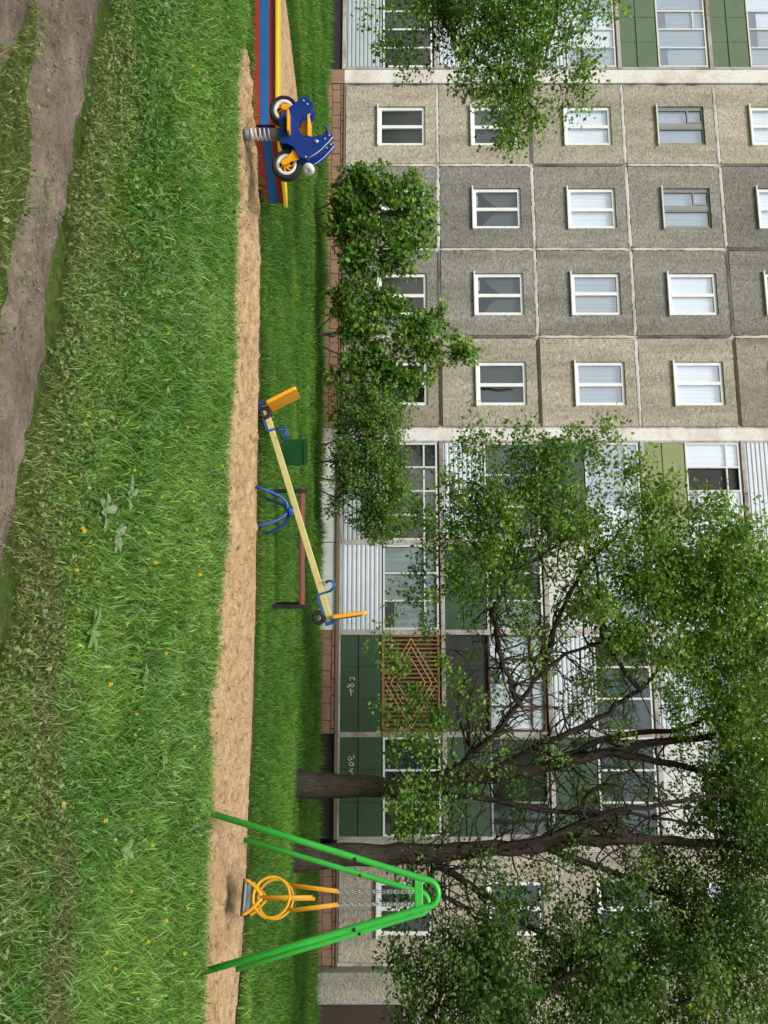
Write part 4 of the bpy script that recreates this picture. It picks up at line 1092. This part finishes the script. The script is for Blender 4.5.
# --- large tree behind the swing (left of the two trunks)
D1 = 12.9
b1 = at(785, 296, D1)
A = lambda u, h, d=D1: at(u, h, d)
limbs = [([A(785, 290), A(786, 340), A(787, 400), A(778, 470), A(768, 540), A(752, 610), A(738, 680), A(730, 760), A(724, 840)], [.25, .20, .16, .125, .10, .08, .06, .045, .025]),
         ([A(786, 400), A(772, 450, 12.7), A(740, 490, 12.5), A(705, 520, 12.3), A(665, 545, 12.2), A(640, 600, 12.1), A(625, 660, 12)], [.08, .065, .05, .04, .032, .024, .012]),
         ([A(776, 480), A(742, 550, 12.7), A(718, 600, 12.6), A(690, 640, 12.4), A(655, 670, 12.3), A(610, 690, 12.2)], [.07, .055, .045, .034, .024, .012]),
         ([A(768, 540), A(738, 600, 13.2), A(728, 690, 13.3), A(700, 730, 13.3), A(668, 770, 13.4), A(640, 830, 13.4)], [.065, .055, .042, .034, .024, .012]),
         ([A(752, 610), A(765, 690), A(790, 750), A(815, 820)], [.07, .055, .04, .02]),
         ([A(785, 415), A(800, 480, 12.5), A(812, 560, 12.2), A(815, 650, 12.1), A(835, 740, 12)], [.06, .05, .038, .026, .012]),
         ([A(705, 520, 12.3), A(660, 500, 12.1), A(615, 492, 12), A(575, 510, 11.9), A(545, 560, 11.8)], [.055, .045, .035, .028, .015]),
         ([A(665, 545, 12.2), A(610, 560, 12), A(560, 590, 11.9), A(515, 640, 11.8)], [.045, .035, .028, .015]),
         ([A(690, 640, 12.4), A(640, 600, 12.2), A(570, 600, 12.1), A(500, 565, 12)], [.045, .035, .025, .012])]
C = ell([(500, 560, 11.9, 66, 52, .7, 34), (470, 530, 11.8, 38, 60, .5, 17), (520, 500, 11.9, 40, 50, .6, 22), (445, 560, 11.8, 20, 45, .4, 7), (560, 480, 12, 60, 50, .7, 24), (600, 430, 12.1, 50, 40, .6, 8),
         (570, 620, 12, 70, 70, .9, 70), (560, 720, 12.2, 55, 65, 1., 85), (620, 735, 12.3, 70, 60, 1.1, 95), (700, 752, 12.6, 80, 48, 1.2, 85), (780, 745, 12.7, 70, 48, 1.1, 55),
         (640, 640, 12.3, 45, 50, .8, 16), (700, 570, 13.0, 70, 70, .6, 11), (680, 460, 12.5, 55, 55, .7, 13), (730, 415, 12.4, 45, 34, .5, 14), (795, 415, 12.2, 45, 34, .4, 14), (760, 490, 12.8, 60, 60, .6, 14),
         (770, 620, 13.0, 60, 60, .6, 10), (650, 850, 12.6, 170, 80, 1.6, 90), (500, 690, 12, 22, 45, .5, 9), (435, 500, 11.7, 16, 60, .3, 5), (470, 460, 11.7, 40, 30, .3, 6), (430, 610, 11.8, 14, 40, .3, 4), (470, 625, 11.9, 22, 30, .4, 6), (510, 640, 12, 30, 40, .5, 12), (690, 610, 12.6, 60, 50, .6, 10), (640, 395, 12.1, 50, 16, .5, 4), (540, 480, 11.9, 70, 55, .6, 30), (615, 525, 12.1, 50, 55, .7, 14), (545, 425, 12, 50, 25, .5, 7),
         (600, 670, 12.1, 70, 55, .9, 46), (690, 705, 12.4, 60, 40, .9, 30), (760, 700, 12.6, 50, 35, .9, 14)])
tree('deciduous_tree', 'tall leafy tree with thick dark trunk left of the swing, spreading across the loggias', 'tree', b1, limbs, C, (.26, .26, .23), 98, .072, PAL, M['bark'], bare=ell([(690, 570, 12.5, 100, 110, .9, 130), (640, 530, 12.2, 80, 80, .7, 60), (760, 540, 12.6, 75, 130, .8, 80), (560, 560, 12, 90, 80, .6, 35), (800, 640, 12.5, 60, 90, .8, 45)]))

# --- second large tree right behind the swing frame
D2 = 12.2
b2 = at(856, 290, D2); A = lambda u, h, d=D2: at(u, h, d)
limbs = [([A(857, 284), A(856, 330), A(854, 400), A(850, 470), A(845, 540), A(838, 610), A(842, 690), A(850, 780), A(855, 850)], [.24, .19, .165, .135, .11, .09, .07, .045, .025]),
         ([A(850, 470), A(842, 540, 12), A(815, 600, 11.8), A(800, 680, 11.6), A(790, 760, 11.5)], [.065, .055, .042, .03, .012]),
         ([A(845, 540), A(872, 610), A(900, 690), A(930, 770)], [.06, .048, .034, .014]),
         ([A(854, 420), A(890, 480, 12), A(935, 540, 11.8), A(985, 620, 11.6)], [.07, .055, .04, .02]),
         ([A(838, 610), A(815, 580, 12), A(790, 590, 11.9), A(760, 640, 11.8)], [.05, .035, .03, .015]),
         ([A(1010, 490, 11.2), A(985, 540, 11.5), A(955, 580, 11.7), A(940, 650, 11.8)], [.03, .045, .04, .02]),
         ([A(852, 440), A(880, 430, 11.9), A(905, 455, 11.7), A(930, 500, 11.6)], [.05, .035, .025, .012])]
C = ell([(890, 430, 11.9, 50, 40, .6, 10), (900, 500, 11.9, 65, 60, .8, 16), (815, 430, 12.6, 40, 36, .4, 8), (825, 560, 12.5, 60, 70, .6, 13), (910, 570, 11.8, 65, 60, .9, 20), (850, 660, 12.6, 75, 50, .7, 20),
         (935, 660, 11.7, 75, 65, 1, 85), (860, 745, 12, 85, 50, 1.1, 75), (960, 740, 11.6, 75, 60, 1, 85), (970, 590, 11.5, 55, 55, .8, 45), (900, 850, 11.9, 150, 80, 1.5, 90), (800, 735, 12, 50, 42, .8, 30)])
tree('deciduous_tree', 'tall leafy tree whose dark trunk rises directly behind the swing frame', 'tree', b2, limbs, C, (.27, .27, .24), 98, .07, PALD, M['bark'], bare=ell([(820, 540, 12, 65, 130, .8, 80), (895, 490, 11.9, 60, 90, .8, 70), (830, 650, 11.9, 80, 80, .8, 60)]))

# --- third tree whose trunk stands past the right end of the picture
D3 = 11.0
b3 = at(1062, 272, D3); A = lambda u, h, d=D3: at(u, h, d)
limbs = [([A(1062, 262), A(1060, 340), A(1056, 430), A(1058, 520), A(1065, 620), A(1062, 720), A(1060, 820)], [.2, .17, .14, .12, .10, .07, .03]),
         ([A(1056, 400), A(1020, 430, 10.8), A(985, 445, 10.7), A(945, 440, 10.7)], [.07, .05, .035, .015]),
         ([A(1057, 470), A(1015, 520, 10.8), A(980, 560, 10.7), A(945, 610, 10.6)], [.07, .055, .04, .02]),
         ([A(1062, 600), A(1025, 650, 10.8), A(990, 700, 10.7)], [.06, .045, .02])]
C = ell([(1000, 440, 10.8, 55, 46, .8, 48), (965, 405, 10.9, 30, 24, .5, 8), (1000, 500, 10.8, 60, 50, .9, 75), (985, 590, 10.8, 55, 60, .9, 55), (1010, 690, 10.8, 60, 60, .9, 55), (1090, 560, 11, 70, 160, 1.2, 90), (940, 480, 10.9, 35, 40, .6, 20)])
tree('deciduous_tree', 'dense dark tree at the far right edge, its boughs hanging beside the swing', 'tree', b3, limbs, C, (.27, .27, .24), 88, .07, PALD, M['bark'])

# --- tree past the left end, one bough hangs into the picture
D4 = 10.6
b4 = at(-95, 270, D4); A = lambda u, h, d=D4: at(u, h, d)
limbs = [([A(-95, 262), A(-92, 340), A(-95, 430), A(-85, 540), A(-80, 650), A(-82, 760)], [.2, .17, .14, .11, .08, .03]),
         ([A(-92, 400), A(-40, 425, 10.5), A(0, 438, 10.4), A(40, 453, 10.3), A(64, 485, 10.3), A(90, 522, 10.2), A(128, 545, 10.2)], [.075, .06, .045, .032, .026, .018, .007]),
         ([A(-85, 540), A(-30, 560, 10.5), A(20, 555, 10.4), A(60, 545, 10.3)], [.06, .045, .03, .012]),
         ([A(-94, 440), A(-45, 480, 10.7), A(0, 510, 10.6), A(30, 500, 10.5)], [.05, .035, .022, .01])]
C = ell([(0, 455, 10.4, 46, 52, .6, 90), (15, 530, 10.4, 46, 54, .6, 90), (70, 515, 10.3, 48, 50, .5, 46), (60, 470, 10.4, 40, 30, .4, 18), (80, 580, 10.3, 30, 26, .4, 12), (35, 395, 10.4, 40, 30, .4, 14), (5, 590, 10.4, 22, 25, .4, 8), (112, 520, 10.2, 26, 38, .35, 22), (140, 515, 10.2, 14, 30, .25, 6), (-90, 520, 10.6, 70, 130, 1.2, 90)])
C = C[C[:, 2] > at(0, 372, 10.4)[2]]
tree('deciduous_tree', 'tree out of view at far left, its leafy bough hanging before the loggias', 'tree', b4, limbs, C, (.18, .2, .19), 62, .058, PALM, M['bark'], droop=.6)

# --- shrubs along the wall
D5 = 17.6
def shrub(name, label, base_u, specs, stems, d, spread, per, size, pal, shape, group=None):
    y = d; base = at(base_u, 325, d); base[2] = float(gz(base[0], d))
    limbs = [([base + V3(dx, 0, -.02)] + [at(u, h, d + dd) for (u, h, dd) in pts], list(np.linspace(r, .01, len(pts) + 1))) for dx, pts, r in stems]
    C = ell(specs)
    return tree(name, label, 'shrub', tuple(base), limbs, C, spread, per, size, pal, M['bark_thin'], shape, group, .3, .008, 'stem')
shrub('maple_sapling', 'round young maple sapling with large leaves near the scooter', 215, [(215, 385, D5, 46, 44, .5, 100), (205, 355, D5, 36, 20, .4, 28), (250, 355, D5, 30, 24, .4, 30), (182, 365, D5, 22, 30, .4, 22), (222, 422, D5, 34, 14, .3, 16), (268, 372, D5, 18, 28, .3, 18), (250, 405, D5, 24, 24, .3, 18), (190, 405, D5, 14, 26, .3, 10), (215, 340, D5, 44, 10, .4, 16)],
      [(0, [(212, 350, 0), (215, 390, 0), (218, 420, .1)], .03), (.1, [(240, 345, .1), (255, 370, .1)], .02), (-.1, [(195, 350, -.1), (188, 380, 0)], .02)], D5, (.17, .17, .15), 28, .11, PALM, 'maple')
shrub('maple_sapling', 'taller maple sapling with a long shoot leaning against the grey panels', 335, [(325, 365, D5, 46, 36, .5, 80), (335, 410, D5, 24, 24, .4, 30), (345, 445, D5 - .1, 14, 28, .3, 18), (352, 468, D5 - .1, 9, 14, .2, 10), (352, 430, D5 - .1, 34, 10, .2, 12), (318, 425, D5, 10, 30, .2, 10), (300, 395, D5, 12, 26, .3, 10), (370, 400, D5, 26, 26, .4, 28), (300, 350, D5, 24, 22, .4, 18), (372, 350, D5, 30, 22, .4, 22), (385, 385, D5, 20, 38, .4, 26)],
      [(0, [(330, 360, 0), (335, 410, 0), (345, 440, -.1), (353, 472, -.1)], .035), (.15, [(365, 360, 0), (378, 405, 0)], .025), (-.1, [(310, 345, 0), (303, 365, 0)], .02)], D5, (.17, .17, .15), 28, .105, PALM, 'maple')
shrub('lilac_shrub', 'dense small-leaved dark shrub in front of the loggia, right of the saplings', 462, [(440, 375, D5 - .2, 50, 42, .6, 110), (490, 375, D5 - .2, 42, 40, .6, 90), (410, 365, D5 - .2, 28, 36, .5, 40), (525, 385, D5 - .2, 22, 28, .4, 26), (465, 340, D5 - .2, 66, 15, .5, 26)],
      [(0, [(460, 350, -.2), (455, 385, -.2), (450, 410, -.2)], .03), (.3, [(485, 350, -.2), (500, 395, -.2)], .025), (-.3, [(435, 350, -.2), (420, 390, -.2)], .025), (.5, [(510, 355, -.2), (528, 395, -.2)], .02)], D5 - .2, (.21, .21, .18), 66, .075, PAL[:3], 'oval')

# ------------------------------------------------------------------ light, sky, camera
world = bpy.data.worlds.new('World'); scene.world = world; world.use_nodes = True
wt = world.node_tree; bg = wt.nodes['Background']
SE, SA = R(52), R(205)          # elevation, compass direction of the sun (behind the camera, to the left)
sky = wt.nodes.new('ShaderNodeTexSky'); sky.sky_type = 'NISHITA'; sky.sun_disc = False
sky.sun_elevation = SE; sky.sun_rotation = SA; sky.dust_density = 3.0; sky.air_density = 1.0
hs = wt.nodes.new('ShaderNodeHueSaturation'); hs.inputs['Saturation'].default_value = .45
wt.links.new(sky.outputs[0], hs.inputs['Color']); wt.links.new(hs.outputs[0], bg.inputs['Color'])
bg.inputs['Strength'].default_value = .15
sl = bpy.data.lights.new('sun', 'SUN'); sl.energy = 3.2; sl.angle = R(24); sl.color = (1, .975, .93)
so = bpy.data.objects.new('sun', sl); col.objects.link(so)
dirv = Vector((math.sin(SA) * math.cos(SE), math.cos(SA) * math.cos(SE), math.sin(SE)))   # towards the sun
so.rotation_euler = dirv.to_track_quat('Z', 'Y').to_euler()

cam = bpy.data.cameras.new('camera'); co = bpy.data.objects.new('camera', cam); col.objects.link(co)
cam.sensor_fit = 'VERTICAL'; cam.sensor_height = 36; cam.lens = F / 1024 * 36; cam.clip_start = .05; cam.clip_end = 1500
co.matrix_world = Matrix(((0, -1, 0, 0), (0, 0, -1, 0), (1, 0, 0, CH), (0, 0, 0, 1)))   # the photograph was taken with the phone turned on its side
scene.camera = co
scene.view_settings.view_transform = 'Standard'; scene.view_settings.look = 'None'
scene.view_settings.exposure = 0; scene.view_settings.gamma = 1
scene.cycles.transparent_max_bounces = 16
